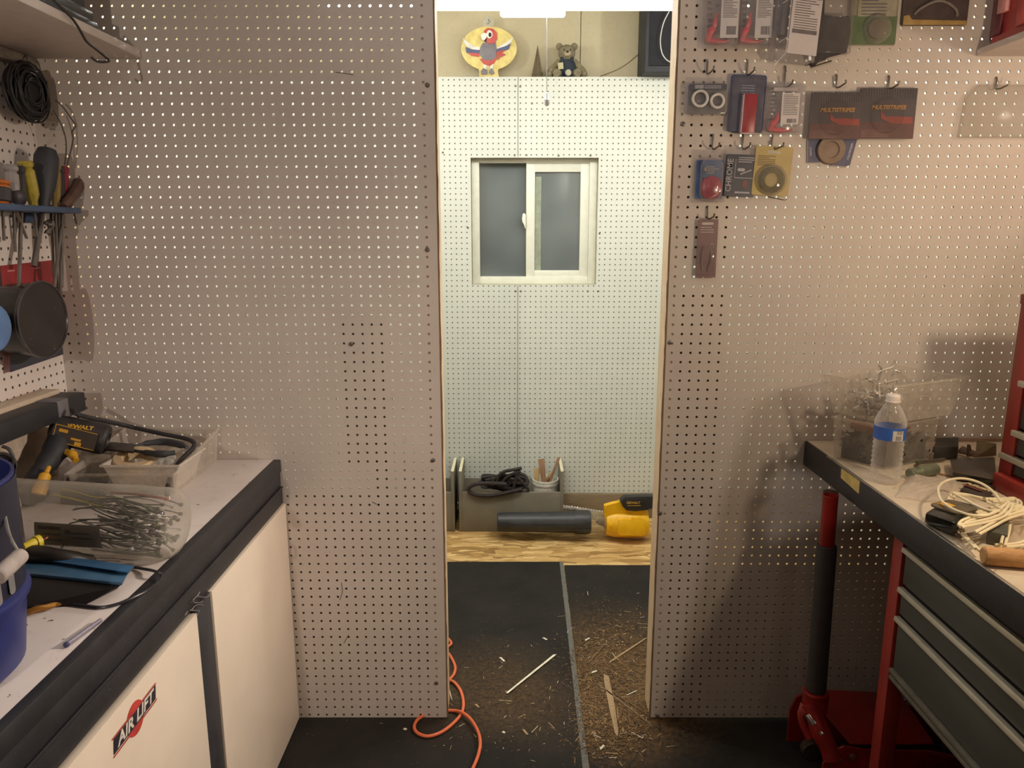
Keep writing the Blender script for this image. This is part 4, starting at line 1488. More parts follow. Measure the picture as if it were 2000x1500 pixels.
obj('hook', MB().tube([U(52, 100, X=-47.4), U(53, 112, X=-46.2), U(53, 126, X=-46.0), U(56, 130, X=-45.8)], .09, 6), CH, t)

# tool rack
t = thing('tool_rack', 'blue tool rack on the left wall holding screwdrivers', 'rack', (-45, 66, 57.8))
RBL = M_('rack_blue', (66, 84, 112), .5)
obj('rack_bar', MB().box(-47.5, -43.0, 52, 76.1, 57.8, 58.35, .1), RBL, t)
obj('rack_bracket', MB().box(-47.5, -46.6, 62.5, 66.6, 56.7, 57.78, .08), RBL, t)
obj('rack_bracket', MB().box(-47.5, -46.8, 73, 76, 56.9, 57.78, .08), RBL, t)
STL = M_('shaft_steel', (120, 112, 106), .35, .7)
XT = -44.7


def screwdriver(top, neck, tip, wpx, mat, label, group='screwdrivers in the blue rack', shape='hex', ring=None, r=.13):
    a, b_, c = U(*top, X=XT), U(*neck, X=XT), U(*tip, X=XT)
    rd = wpx / 2 * (a - Vector((0, 0, CAMZ))).length / F * .95
    t = thing('screwdriver', label, 'screwdriver', b_, group)
    L = (a - b_).length
    f = FR(b_, z=a - b_)
    if shape == 'hex':
        pr = [(0, 0), (rd * .55, 0), (rd * .6, L * .1), (rd * .95, L * .25), (rd, L * .5), (rd * .95, L * .78), (rd * .72, L * .83), (rd * .95, L * .88), (rd, L * .95), (rd * .8, L), (0, L)]
        n = 10
    else:
        pr = [(0, 0), (rd * .5, 0), (rd * .55, L * .15), (rd * .85, L * .35), (rd, L * .6), (rd, L * .85), (rd * .75, L * .97), (0, L)]
        n = 20
    obj('handle', MB().lathe(pr, n, f), mat, t, ang=25 if shape == 'hex' else 50)
    if ring:
        obj('grip_sleeve', MB().lathe([(rd * .9, L * .2), (rd * 1.06, L * .25), (rd * 1.06, L * .7), (rd * .9, L * .75)], n, f), ring, t)
    m = MB().cyl(b_, c, r, r, 10)
    obj('shaft', m, STL, t)
    return t


YH = M_('handle_amber_yellow', (168, 150, 60), .25, coat=.5)
OR = M_('handle_orange', (190, 110, 50), .4)
DK = M_('handle_dark', (56, 52, 54), .5)
BG = M_('handle_big_dark', (50, 52, 56), .6)
AM = M_('handle_amber', (140, 116, 62), .3, coat=.5)
CLR = M_('handle_clear_grey', (150, 144, 140), .2, coat=.6)
RDH = M_('handle_red', (150, 44, 56), .4)
screwdriver((3, 352), (5, 405), (8, 470), 26, OR, 'orange and black screwdriver leftmost in the blue rack', ring=DK)
screwdriver((21, 322), (26, 404), (30, 492), 22, CLR, 'clear grey screwdriver with dark stripes in the blue rack', ring=None)
screwdriver((40, 325), (42, 404), (36, 585), 15, DK, 'slim dark handled screwdriver left of the yellow one', r=.17)
screwdriver((48, 314), (66, 402), (72, 462), 25, YH, 'yellow clear handled screwdriver in the blue rack')
screwdriver((30, 372), (30, 408), (52, 465), 34, DK, 'short squat black screwdriver in front of the slim one', shape='round')
screwdriver((92, 289), (84, 408), (66, 520), 37, BG, 'big dark grey handled screwdriver, tallest in the blue rack', shape='round', r=.26)
screwdriver((108, 318), (108, 405), (112, 500), 18, AM, 'amber handled screwdriver right of the big dark one')
screwdriver((118, 325), (122, 404), (118, 572), 12, DK, 'thin black handled screwdriver beside the red one', r=.15)
screwdriver((127, 326), (124, 404), (106, 560), 13, RDH, 'thin red handled screwdriver with a long shaft', r=.17)
t = thing('pliers', 'rusty brown pliers leaning right at the end of the blue rack', 'pliers', U(145, 405, X=-43.9))
m = MB()
RSB = M_('rusty_brown', (92, 66, 56), .6, var=.2)
obj('grip', MB().tube([U(163, 347, X=-43.9), U(150, 368, X=-43.9), U(134, 392, X=-43.9), U(124, 404, X=-43.9)], [.62, .58, .5, .4], 10, sm=3), RSB, t)
obj('grip', MB().tube([U(158, 376, X=-44.6), U(155, 392, X=-44.6), U(150, 405, X=-44.6)], [.3, .4, .3], 10, sm=3), DK, t)
obj('jaws', MB().tube([U(146, 416, X=-44.2), U(148, 428, X=-44.2), U(150, 438, X=-44.2)], [.12, .16, .1], 8), STL, t)
# long steel rods hanging under the rack
for i, (x0, x1, y1, lb) in enumerate(((96, 112, 470, 'short crossing rod'), (100, 105, 540, 'leftmost long rod'), (108, 113, 590, 'middle long rod'), (115, 120, 600, 'right long rod with the dark tip'), (121, 122, 560, 'rightmost thin rod'))):
    a, b_ = U(x0, 401, X=-45.6 + .25 * i), U(x1, y1, X=-45.6 + .25 * i)
    single('steel_rod', MB().cyl(a, b_, .14 + .04 * (i % 2), .1, 10), STL, 'steel rod hanging under the blue rack, ' + lb, 'rod', 'steel rods under the blue rack')
single('wing_bolt', MB().tube([U(88, 437, X=-44.4), U(97, 433, X=-44.2), U(98, 446, X=-44.2), U(92, 456, X=-44.4), U(99, 452, X=-44.2)], [.2, .4, .2, .3, .1], 8, sm=3), STL, 'small dark wing bolt dangling among the rods under the rack', 'bolt')

# red card pack, drums
c = [U(0, 519, X=-47.5), U(102, 508, X=-47.5), U(121, 692, X=-46.9), U(18, 727, X=-46.9)]
t = thing('card_pack', 'large red and black carded package on the left wall behind the black drum', 'package', c[3])
m = MB()
n = Vector((.12, 0, 0))
m.hexa([c[3], c[2], c[1], c[0]], [c[3] + n, c[2] + n, c[1] + n, c[0] + n], .03)
pk = obj('card', m, M_('pack_red', (150, 48, 50), .4), t)
c2 = [c[0].lerp(c[3], .8), c[1].lerp(c[2], .8), c[2], c[3]]
obj('card_foot', MB().hexa([c2[3] + n, c2[2] + n, c2[1] + n, c2[0] + n], [q_ + n * 1.3 for q_ in (c2[3], c2[2], c2[1], c2[0])]), M_('pack_slate', (60, 62, 72), .4), t)
fp = FR(c[0].lerp(c[1], .3) + Vector((.16, 0, -1.1)), x=(c[1] - c[0]), z=(1, 0, 0))
obj('lettering', MB(fp).text('Flange kit W', .75, Matrix.Identity(4), .01), M_('pack_pink', (214, 150, 150), .5), pk)
m = MB(fp @ Matrix.Translation((0, -.7, 0)))
for k in range(5):
    m.box(-1.6, .8 - .2 * (k % 2), -.35 * k - .06, -.35 * k + .06, 0, .02)
for (x, y) in ((-1.2, 1.25), (2.8, 1.2), (3.0, .2)):
    m.box(x - .5, x + .5, y - .07, y + .07, 0, .02)
obj('small_print', m, M_('pack_pink2', (200, 130, 130), .5), pk)
q = U(83, 624, X=-43.6)
f = FR(q, z=(1, -.03, .0))
t = thing('black_drum', 'shallow round black drum hanging in front of the red card pack', 'drum', q)
obj('drum_body', MB().lathe([(0, -3.8), (2.9, -3.8), (3.3, -2.5), (3.4, -.3), (3.52, -.2), (3.58, 0), (3.5, .1), (0, .1)], 48, f), M_('drum_black', (46, 40, 40), .3, var=.15, vs=10, spots=(90, .73, (110, 104, 104))), t)
obj('drum_rim', MB().lathe([(3.4, .08), (3.58, .02), (3.6, .16), (3.44, .2), (3.4, .08)], 48, f), M_('drum_rim', (66, 60, 62), .25), t)
q = U(-19, 640, X=-44)
single('blue_disc', MB().lathe([(0, -3.5), (1.9, -3.5), (2.1, -3.3), (2.1, .2), (1.8, .4), (0, .45)], 36, FR(q, z=(1, -.1, 0))), M_('disc_blue', (96, 130, 178), .4), 'pale blue round disc at the left edge below the tool rack', 'disc')
# ------------------------------------------------------------------ right bench, drawers, chest, jack
DLAM = laminate('stained_white_laminate', (206, 186, 158), (226, 212, 190), .66)
t = thing('bench_top', 'right bench worktop, dirty cream surface with a black front edge', 'worktop', (47, 46, 31.2))
obj('top_surface', MB().box(32.0, RW - .1, 14, D - .1, HR - .9, HR, .03), DLAM, t)
obj('edge_band', MB().box(31.72, 32.02, 14, D - .1, 31.2, HR - .02, .06).box(31.9, 33.4, 14, D - .1, 31.2, HR - .92), BLKP, t)
obj('metal_trim', MB().box(31.7, 31.95, 14, 72, HR - .06, HR + .05, .04), M_('trim_aluminium', (206, 200, 190), .3, .8), t)
obj('tape_patch', MB().hexa([(31.66, 68.3, 32.8), (31.66, 64.5, 32.55), (31.66, 64.5, HR - .12), (31.66, 68.35, HR - .14)], [(31.72, 68.3, 32.8), (31.72, 64.5, 32.55), (31.72, 64.5, HR - .12), (31.72, 68.35, HR - .14)]), M_('tape_yellow', (206, 180, 108), .6, var=.15, spots=(140, .7, (110, 90, 50))), t)
obj('back_batten', MB().box(36, 60, D - .6, D - .12, HR + .01, HR + .35), M_('batten_brown', (150, 124, 100), .8), t)

DRW = M_('drawer_charcoal', (74, 75, 68), .45, var=.06, vs=6)
REDP = M_('cabinet_red', (148, 46, 38), .4, var=.08, vs=6)
STRP = M_('drawer_strip', (196, 188, 168), .35, .3, var=.05)
t = thing('tool_cabinet', 'red tool cabinet with charcoal drawers under the right bench', 'tool cabinet', (44, 40, 0))
m = MB()
m.box(33.5, 56, 18, 58.6, 17.6, 31.1)
obj('cabinet_body', m, M_('cabinet_dark', (46, 38, 36), .6), t)
obj('top_rail', MB().box(33.0, 33.6, 18, 60.2, 30.3, 31.15, .05), M_('rail_red_dark', (112, 52, 42), .4), t)
for y in (58.7, 18):
    obj('post', MB().box(33.0, 34.4, y, y + 1.55, 0, 31.1, .08), REDP, t)
for y in (58.7, 18):
    obj('post', MB().box(54.5, 56, y, y + 1.55, 0, 31.1, .08), REDP, t)
for (z0, z1) in ((26.75, 29.6), (24.0, 26.0), (18.9, 23.3)):
    dr = obj('drawer', MB().box(33.15, 34.2, 19.6, 58.4, z0, z1, .06), DRW, t)
    obj('drawer_handle', MB().hexa([(32.75, 19.8, z1 + .02), (33.3, 19.8, z1 - .12), (33.3, 58.5, z1 - .12), (32.75, 58.5, z1 + .02)], [(32.85, 19.8, z1 + .42), (33.3, 19.8, z1 + .38), (33.3, 58.5, z1 + .38), (32.85, 58.5, z1 + .42)], .04), STRP, dr)
obj('bottom_rail', MB().box(32.9, 33.6, 19.6, 58.6, 18.3, 18.75, .08).box(32.95, 33.6, 19.6, 58.6, 17.7, 18.1, .08), M_('rail_dull', (104, 98, 84), .5), t)
obj('lower_shelf', MB().box(34.4, 55, 19.6, 58.6, 5.5, 6.2), M_('shelf_dark', (34, 24, 22), .6), t)

# upper chest
t = thing('tool_chest', 'red tool chest with dark drawers standing on the right bench', 'tool chest', (50, 56, HR))
obj('chest_body', MB().box(43.5, 57, 49.5, 62.4, HR + .05, 50), M_('chest_dark', (46, 36, 34), .6), t)
obj('post', MB().box(43.0, 44.2, 61.2, 62.85, HR + .02, 50.4, .08), REDP, t)
obj('post', MB().box(43.0, 44.2, 49.4, 51, HR + .02, 50.4, .08), REDP, t)
obj('base_rail', MB().box(42.2, 44, 49.4, 62.3, HR + .02, HR + 1.5, .12), REDP, t)
obj('lid', MB().box(42.9, 57.2, 49.3, 62.9, 50.0, 50.9, .12), REDP, t)
for (z0, z1) in ((35.5, 36.6), (37.3, 38.9), (39.6, 43.2), (44, 49)):
    dr = obj('drawer', MB().box(43.2, 44, 51.1, 61.2, z0, z1 - .1, .05), DRW, t)
    obj('drawer_handle', MB().box(42.7, 43.3, 51.1, 61.5 + (1.2 if z1 < 37 else 0), z1, z1 + .5, .05), STRP, dr)

# right shelf and things on it
t = thing('wall_shelf', 'white wall shelf at the top right corner of the view', 'shelf', (53, 45, 72.6))
obj('shelf_board', MB().box(45.4, RW - .05, 14, D - .05, 72.85, 73.5, .12), SHW, t)
obj('cleat', MB().box(60.8, RW - .05, 14, D - .1, 71.8, 72.82, .05), M_('cleat_grey2', (150, 140, 128), .7), t)
CRD = M_('case_red', (178, 62, 62), .35, var=.1, vs=8)
t = thing('red_case', 'red plastic case with dark grooves on the right wall shelf', 'case', (52, 64, 73.5))
obj('case_body', MB().box(45.9, 58, 50, D - 1.3, 73.52, 82, .25), CRD, t)
for k, y in enumerate((76.0, 72.5, 69.5, 66.0)):
    obj('groove', MB().box(45.6, 46, y - 1.3, y, 74.2, 82, .1), M_('groove_%d' % k, ((104, 44, 52), (190, 84, 80), (110, 50, 56), (190, 84, 80))[k], .4), t)
obj('latch', MB().box(45.5, 46, 74.0, 75.3, 76, 81.5, .1), M_('latch_pink', (214, 150, 146), .4), t)

# ---- bins
L_, N_, R_, B_ = Vector((30.95, 72.4, 42.2)), Vector((34.7, 66.4, 42.2)), Vector((44.4, 71.0, 42.2)), Vector((40.6, 76.9, 42.2))
cc = (L_ + N_ + R_ + B_) / 4


def shrink(p, s, z):
    q_ = cc + (p - cc) * s
    return Vector((q_.x, q_.y, z))


CB3 = clear('frosted_bin', (230, 222, 208), .28, gloss=.35)
m = MB()
cor = [L_, N_, R_, B_]
open_bin(m, [shrink(p, .82, 38.35) for p in cor], cor)
bmesh.ops.bevel(m.bm, geom=[e for e in m.bm.edges if abs(e.verts[0].co.z - e.verts[1].co.z) > 2], offset=.6, segments=4, affect='EDGES')
single('storage_bin', m, CB3, 'upper clear plastic bin full of steel pegboard hooks on the right bench', 'bin')
m = MB()
low = [L_ + Vector((.75, -1.35, 0)), N_ + Vector((.5, .75, 0)), R_ + Vector((-2.5, -.3, 0)), B_ + Vector((-1.2, -1.2, 0))]
c4 = sum(low, Vector()) / 4
open_bin(m, [Vector(((c4 + (p - c4) * .93).x, (c4 + (p - c4) * .93).y, HR + .04)) for p in low], [Vector((p.x, p.y, 38.2)) for p in low])
single('storage_bin', m, clear('frosted_bin2', (216, 206, 192), .28, gloss=.35), 'lower clear plastic bin of dark clips, under the bin of hooks', 'bin', smooth=False)
# dark clips in lower bin: nobody could count them
RK = random.Random(21)
m = MB()
for k in range(420):
    u_, v_ = RK.random(), RK.random()
    p = (low[0] * (1 - u_) + low[1] * u_) * (1 - v_) + (low[3] * (1 - u_) + low[2] * u_) * v_
    p = c4 + (p - c4) * .86
    z = HR + .3 + RK.random() * 2.3
    d1 = Vector((RK.uniform(-1, 1), RK.uniform(-1, 1), RK.uniform(-.5, .5))).normalized() * .45
    p = Vector((p.x, p.y, z))
    m.tube([p - d1, p + d1, p + d1 + Vector((0, 0, .2))], .07, 4)
o_ = single('metal_clips', m, M_('clip_dark', (52, 46, 44), .45, .5), 'heap of dark metal clips filling the lower clear bin', 'clips')
o_['kind'] = 'stuff'
bl = MB().hexa([Vector(((c4 + (p - c4) * .8).x, (c4 + (p - c4) * .8).y, HR + .12)) for p in low], [Vector(((c4 + (p - c4) * .8).x, (c4 + (p - c4) * .8).y, HR + 2.2)) for p in low])
obj('packed_bed', bl, M_('clip_mass', (40, 35, 33), .8, bump=1, bs=60), o_)
single('leather_scrap', MB().tube([low[0].lerp(low[1], .3) + Vector((.4, .2, -4.6)), low[0].lerp(low[1], .7) + Vector((.5, .3, -4.8)), low[1] + Vector((.6, .5, -4.6)), low[1].lerp(low[2], .4) + Vector((0, .5, -4.5))], .42, 8, sm=4), M_('leather_brown', (130, 92, 66), .7), 'brown leather strip lying on the clips in the lower bin', 'strip')

# pegboard hooks
HKM = M_('hook_steel', (214, 208, 200), .3, .6)


def hookmesh(kind):
    m = MB()
    if kind == 0:
        m.tube([(0, 0, .5), (.35, 0, .5), (.4, 0, 0), (.4, 0, -1.0), (.5, 0, -1.1), (2.4, 0, -1.1), (2.6, 0, -.7)], .1, 6)
    elif kind == 1:
        m.tube([(0, 0, .3), (.3, 0, .3), (.3, 0, -.8), (.6, 0, -1.3), (1.2, 0, -1.3), (1.5, 0, -.8)], .09, 6, sm=3)
    else:
        m.tube([(0, 0, .3), (.3, 0, .3), (.3, 0, -1.2)], .1, 6)
        m.tube([(.3, -.6, -.2), (.3, .6, -.2)], .1, 6)
    me_o = obj('peg_hook', m, HKM)
    return me_o


protos = [hookmesh(k) for k in range(3)]
for i in range(60):
    o = protos[i % 3] if i < 3 else protos[i % 3].copy()
    if i >= 3:
        COL.objects.link(o)
    if i < 52:
        u_, v_ = RK.uniform(.12, .75), RK.uniform(.08, .4)
    else:
        u_, v_ = RK.uniform(.1, .9), RK.uniform(.3, .85)
    p = (L_ * (1 - u_) + N_ * u_) * (1 - v_) + (B_ * (1 - u_) + R_ * u_) * v_
    p = shrink(p, .72, 38.9 + RK.random() * (1.6 if i < 52 else .4))
    o.location = p * IN
    o.rotation_euler = (RK.uniform(0, 6), RK.uniform(0, 6), RK.uniform(0, 6))
    o['label'] = 'loose steel pegboard hook heaped in the upper clear bin'
    o['category'] = 'hook'
    o['group'] = 'pegboard hooks in the upper clear bin'
q = lambda x, y, yy: U(x, y, Y=yy)
for pts, lb in (
        (((1712, 762), (1716, 742), (1722, 722), (1716, 712)), 'steel pegboard hook with a curled top, left of those sticking out of the bin'),
        (((1700, 745), (1718, 725), (1744, 716), (1748, 703)), 'long bent steel hook rising highest out of the upper bin'),
        (((1742, 735), (1748, 724), (1757, 727), (1761, 721)), 'short steel hook pointing right above the rim of the upper bin'),
        (((1695, 743), (1705, 740), (1718, 748), (1724, 750)), 'thin steel hook lying flat on the near rim side of the upper bin'),
        (((1728, 748), (1740, 744), (1755, 742), (1752, 747)), 'shiny steel hook crossing the middle of the upper bin')):
    single('peg_hook', MB().tube([q(a, b_, 71.5) for a, b_ in pts], .11, 7, sm=3), HKM, lb, 'hook')
single('peg_hook', MB().tube([q(1745, 752, 66.3), q(1745, 758, 66.2), q(1745, 772, 66.2)], .1, 7), HKM, 'steel hook hung over the near corner of the upper bin', 'hook')
single('long_pin', MB().tube([q(1776, 779, 69), q(1805, 774, 69.4), q(1826, 776, 70), q(1829, 781, 70)], .08, 6), HKM, 'long thin steel pin inside the upper bin right of the bottle cap', 'pin')

# ---- water bottle
bx = U(1734, 944, Z=HR)
f = FR((bx.x, bx.y + .6, HR + .02))
t = thing('water_bottle', 'empty clear water bottle with a blue label on the right bench', 'bottle', (bx.x, bx.y + .6, HR))
pr = [(0, .25), (.7, .1), (1.0, 0), (1.2, .15), (1.27, .5)]
z = .7
k = 0
while z < 3.9:
    pr.append((1.3 if k % 2 else 1.2, z))
    z += .22
    k += 1
pr += [(1.3, 4.0), (1.3, 5.2), (1.33, 5.4), (1.3, 5.7), (1.12, 6.2), (.75, 6.9), (.5, 7.3), (.46, 7.5)]
obj('bottle_body', MB().lathe(pr, 36, f), clear('pet_plastic', (232, 226, 218), .1, .05, .95, 60), t, ang=60)
obj('cap', MB().lathe([(0, 8.05), (.5, 8.05), (.58, 7.98), (.6, 7.9), (.6, 7.5), (.64, 7.48), (.64, 7.35), (.5, 7.35)], 28, f), M_('cap_white', (226, 214, 206), .45), t)
lb = obj('label_band', MB().lathe([(1.31, 4.05), (1.325, 4.05), (1.325, 5.2), (1.31, 5.2)], 36, f), M_('label_blue', (58, 104, 196), .4, var=.06), t)
m = MB()


def cyl_patch(m, f, r, a0, a1, z0, z1, n=5):
    for i in range(n):
        u0, u1 = a0 + (a1 - a0) * i / n, a0 + (a1 - a0) * (i + 1) / n
        m.quad(*[f @ Vector((r * math.cos(u), r * math.sin(u), z)) for u, z in ((u0, z0), (u1, z0), (u1, z1), (u0, z1))])


cyl_patch(m, f, 1.335, math.radians(-106), math.radians(-64), 4.08, 5.0)
obj('label_panel', m, M_('label_panel', (214, 206, 196), .5), lb)
m = MB()
for k in range(4):
    cyl_patch(m, f, 1.342, math.radians(-92), math.radians(-68), 4.68 + .09 * k, 4.72 + .09 * k, 3)
for k in range(6):
    cyl_patch(m, f, 1.342, math.radians(-94 + 4 * k), math.radians(-92 + 4 * k), 4.15, 4.55, 1)
obj('label_print', m, M_('label_ink', (90, 80, 76), .6), lb)

# ---- clutter behind and in front
GB = HR + .02
t = single('black_box', MB().hexa([U(1822, 898, Z=GB), U(1869, 898, Z=GB), U(1869, 878, Z=GB) + Vector((0, 0, 0)), U(1826, 880, Z=GB)], [p + Vector((0, 0, 1.35)) for p in (U(1822, 898, Z=GB), U(1869, 898, Z=GB), U(1869, 878, Z=GB), U(1826, 880, Z=GB))], .08), M_('box_black', (54, 50, 44), .7), 'small matte black box behind the water bottle on the right bench', 'box')
m = MB().hexa([U(1770, 890, Z=GB), U(1822, 900, Z=GB), U(1826, 886, Z=GB), U(1772, 878, Z=GB)], [p + Vector((0, 0, .7)) for p in (U(1770, 890, Z=GB), U(1822, 900, Z=GB), U(1826, 886, Z=GB), U(1772, 878, Z=GB))], .05)
single('wood_block', m, wood('old_board', (96, 84, 70), (130, 114, 96), (20, 4, 4)), 'dark weathered wood block left of the small black box', 'block')
m = MB().hexa([U(1790, 874, Z=GB), U(1850, 878, Z=GB), U(1850, 871, Z=GB), U(1790, 868, Z=GB)], [p + Vector((0, 0, .25)) for p in (U(1790, 874, Z=GB), U(1850, 878, Z=GB), U(1850, 871, Z=GB), U(1790, 868, Z=GB))], .03)
single('wood_strip', m, wood('slat_wood', (150, 124, 98), (180, 152, 124), (20, 4, 4)), 'flat tan slat against the wall behind the black box', 'slat')
m = MB().hexa([U(1862, 912, Z=GB), U(1862, 938, Z=GB), U(1946, 952, Z=GB), U(1943, 905, Z=GB)][::-1], [U(1855, 896, Z=GB + .9), U(1860, 922, Z=GB + .9), U(1946, 938, Z=GB + .9), U(1943, 893, Z=GB + .9)][::-1], .1)
single('flat_case', m, M_('case_dark_brown', (62, 54, 46), .3), 'flat dark case tucked beside the red chest on the right bench', 'case')
for i, (pts, col, lb) in enumerate(((((1868, 884), (1905, 894), (1915, 886), (1880, 872)), (166, 140, 118), 'tan scrap of cardboard right of the small black box'),
                                    (((1888, 892), (1900, 892), (1896, 870), (1889, 869)), (110, 92, 70), 'dark triangular scrap standing on the tan cardboard'),
                                    (((1905, 893), (1946, 890), (1946, 868), (1908, 862)), (128, 110, 80), 'olive brown card leaning against the wall by the red chest'))):
    zz = [GB + .1, GB + .1, GB + 1.0 + .6 * (i > 0), GB + .9 + .6 * (i > 0)]
    p = [U(a, b_, Z=z_2) for (a, b_), z_2 in zip(pts, zz)]
    p = [Vector((v.x, min(v.y, D - .7), v.z)) for v in p]
    m = MB()
    m.hexa(p, [v + Vector((0, .04, .06)) for v in p])
    single('card_scrap', m, M_('scrap_%d' % i, col, .8), lb, 'scrap', smooth=False)
TQ = M_('torch_green', (122, 126, 104), .45, .2)
A_, B2 = U(1776, 926, Z=GB + .55), U(1826, 916, Z=GB + .55)
L = (B2 - A_).length
t = thing('flashlight', 'small grey-green flashlight with ringed head right of the water bottle', 'flashlight', A_)
obj('barrel', MB().lathe([(0, 0), (.4, 0), (.5, .1), (.5, .5), (.42, .6), (.5, .7), (.42, .85), (.5, .95), (.44, 1.1), (.56, 1.25), (.56, L), (0, L)], 24, FR(A_, z=B2 - A_)), TQ, t)
obj('ring', MB().lathe([(.5, .28), (.54, .28), (.54, .36), (.5, .36), (.5, .28)], 24, FR(A_, z=B2 - A_)), CH, t)
single('hex_key', MB().tube([U(1791, 909, Z=GB + .2), U(1793, 904, Z=GB + .25), U(1800, 902, Z=GB + .25), U(1845, 897, Z=GB + .25)], .16, 8), M_('key_grey', (110, 104, 92), .4, .5), 'grey steel key lying behind the flashlight', 'key')
single('tweezers', MB().tube([U(1775, 902, Z=GB + .1), U(1790, 899, Z=GB + .2), U(1806, 903, Z=GB + .1)], [.08, .22, .08], 8), M_('tweezer_green', (104, 104, 78), .5, .3), 'small greenish tweezers behind the flashlight', 'tool')
single('pencil', MB().tube([U(1829, 924, Z=GB + .1), U(1875, 933, Z=GB + .1)], .08, 6), M_('pencil_tan', (166, 130, 96), .5), 'thin tan stick lying right of the flashlight', 'stick')
# clear blister film
m = MB()
cs = [U(1750, 972, Z=GB), U(1845, 985, Z=GB), U(1868, 940, Z=GB), U(1772, 934, Z=GB)]
RW_ = random.Random(4)
n = 9
gr = {}
for i in range(n + 1):
    for j in range(n + 1):
        p = (cs[0].lerp(cs[1], i / n)).lerp(cs[3].lerp(cs[2], i / n), j / n)
        e_ = min(i, j, n - i, n - j)
        p.z = GB + .06 + min(e_, 2) * .28 + RW_.uniform(0, .22)
        p.x += RW_.uniform(-.12, .12)
        gr[i, j] = m._v(p)
for i in range(n):
    for j in range(n):
        m.bm.faces.new((gr[i, j], gr[i + 1, j], gr[i + 1, j + 1], gr[i, j + 1]))
single('clear_wrapper', m, clear('film_clear', (226, 216, 206), .32, .06, .8, 40), 'crumpled clear plastic wrapper in front of the flashlight', 'wrapper', smooth=False)
# black card
cp_ = [U(1876, 956, Z=GB + .3), U(1930, 975, Z=GB + .3), U(1946, 950, Z=GB + .5), U(1896, 936, Z=GB + .5)]
t = thing('black_card', 'black card package with pale lettering under the white cord loop', 'package', cp_[0])
obj('card', MB().hexa([p - Vector((0, 0, .25)) for p in cp_], cp_, .02), M_('card_black', (54, 44, 40), .35), t)
fx = FR((cp_[0] + cp_[1] + cp_[2] + cp_[3]) / 4 + Vector((0, 0, .03)), x=cp_[1] - cp_[0], z=(0, 0, 1))
obj('lettering', MB(fx).text('Allusive', .95, Matrix.Translation((0, .3, 0)), .01, bold=.03), M_('card_gold', (222, 196, 150), .5), t)
obj('stripe', MB(fx).box(-1.2, .6, -.6, -.25, 0, .015), M_('card_maroon', (124, 62, 56), .5), t)
# charger
q0 = [U(1802, 1022, Z=GB), U(1862, 1050, Z=GB), U(1905, 1012, Z=GB), U(1845, 992, Z=GB)]
t = thing('battery_charger', 'black battery charger with a small yellow label at the bench edge', 'charger', q0[0])
q1 = [U(1804, 1001, Z=GB + 1.5), U(1868, 1022, Z=GB + 1.6), U(1908, 985, Z=GB + 1.4), U(1850, 972, Z=GB + 1.4)]
obj('housing', MB().hexa(q0, q1, .35), M_('charger_black', (42, 42, 38), .25), t)
fx = FR((q1[0] + q1[1] + q1[2] + q1[3]) / 4 + Vector((0, 0, .05)), x=q1[1] - q1[0], z=(0, 0, 1))
obj('top_plate', MB(fx).rrect(2.3, 2.6, .12, .4, cy=.3), M_('charger_brown', (96, 84, 66), .25), t)
obj('warning_label', MB(fx @ Matrix.Translation((-.5, .1, .13))).box(-.5, .5, -.4, .4, 0, .02), M_('warn_yellow', (236, 180, 60), .5), t)
# wooden handle
A_, B2 = U(1919, 1085, Z=GB + .62), U(2030, 1094, Z=GB + .62)
t = single('hammer', MB().lathe([(0, 0), (.5, 0), (.62, .1), (.64, .6), (.62, (B2 - A_).length), (0, (B2 - A_).length)], 24, FR(A_, z=B2 - A_)), wood('beech_handle', (176, 126, 76), (206, 158, 104), (3, 30, 30)), 'hammer whose round wooden handle lies at the lower right of the bench', 'hammer')
# box under cord
m = MB().hexa([U(1925, 1062, Z=GB), U(1965, 1070, Z=GB), U(1968, 1035, Z=GB), U(1930, 1028, Z=GB)], [p + Vector((0, 0, 1.0)) for p in (U(1925, 1062, Z=GB), U(1965, 1070, Z=GB), U(1968, 1035, Z=GB), U(1930, 1028, Z=GB))], .1)
single('grey_block', m, M_('block_grey', (92, 92, 84), .4), 'small grey plastic block under the white cord', 'block')
m = MB()
RQ = random.Random(8)
cs = [U(1966, 1062, Z=GB), U(2040, 1075, Z=GB), U(2040, 1010, Z=GB), U(1968, 1008, Z=GB)]
gr = {}
for i in range(7):
    for j in range(7):
        p = (cs[0].lerp(cs[1], i / 6)).lerp(cs[3].lerp(cs[2], i / 6), j / 6)
        p.z = GB + .1 + RQ.uniform(0, .9) * (1 if 0 < i < 6 and 0 < j < 6 else .1)
        gr[i, j] = m._v(p)
for i in range(6):
    for j in range(6):
        m.bm.faces.new((gr[i, j], gr[i + 1, j], gr[i + 1, j + 1], gr[i, j + 1]))
single('clear_wrapper', m, clear('film_clear2', (220, 206, 186), .3, .06, .8, 40), 'crumpled clear wrapper at the right edge behind the wooden handle', 'wrapper', smooth=False)
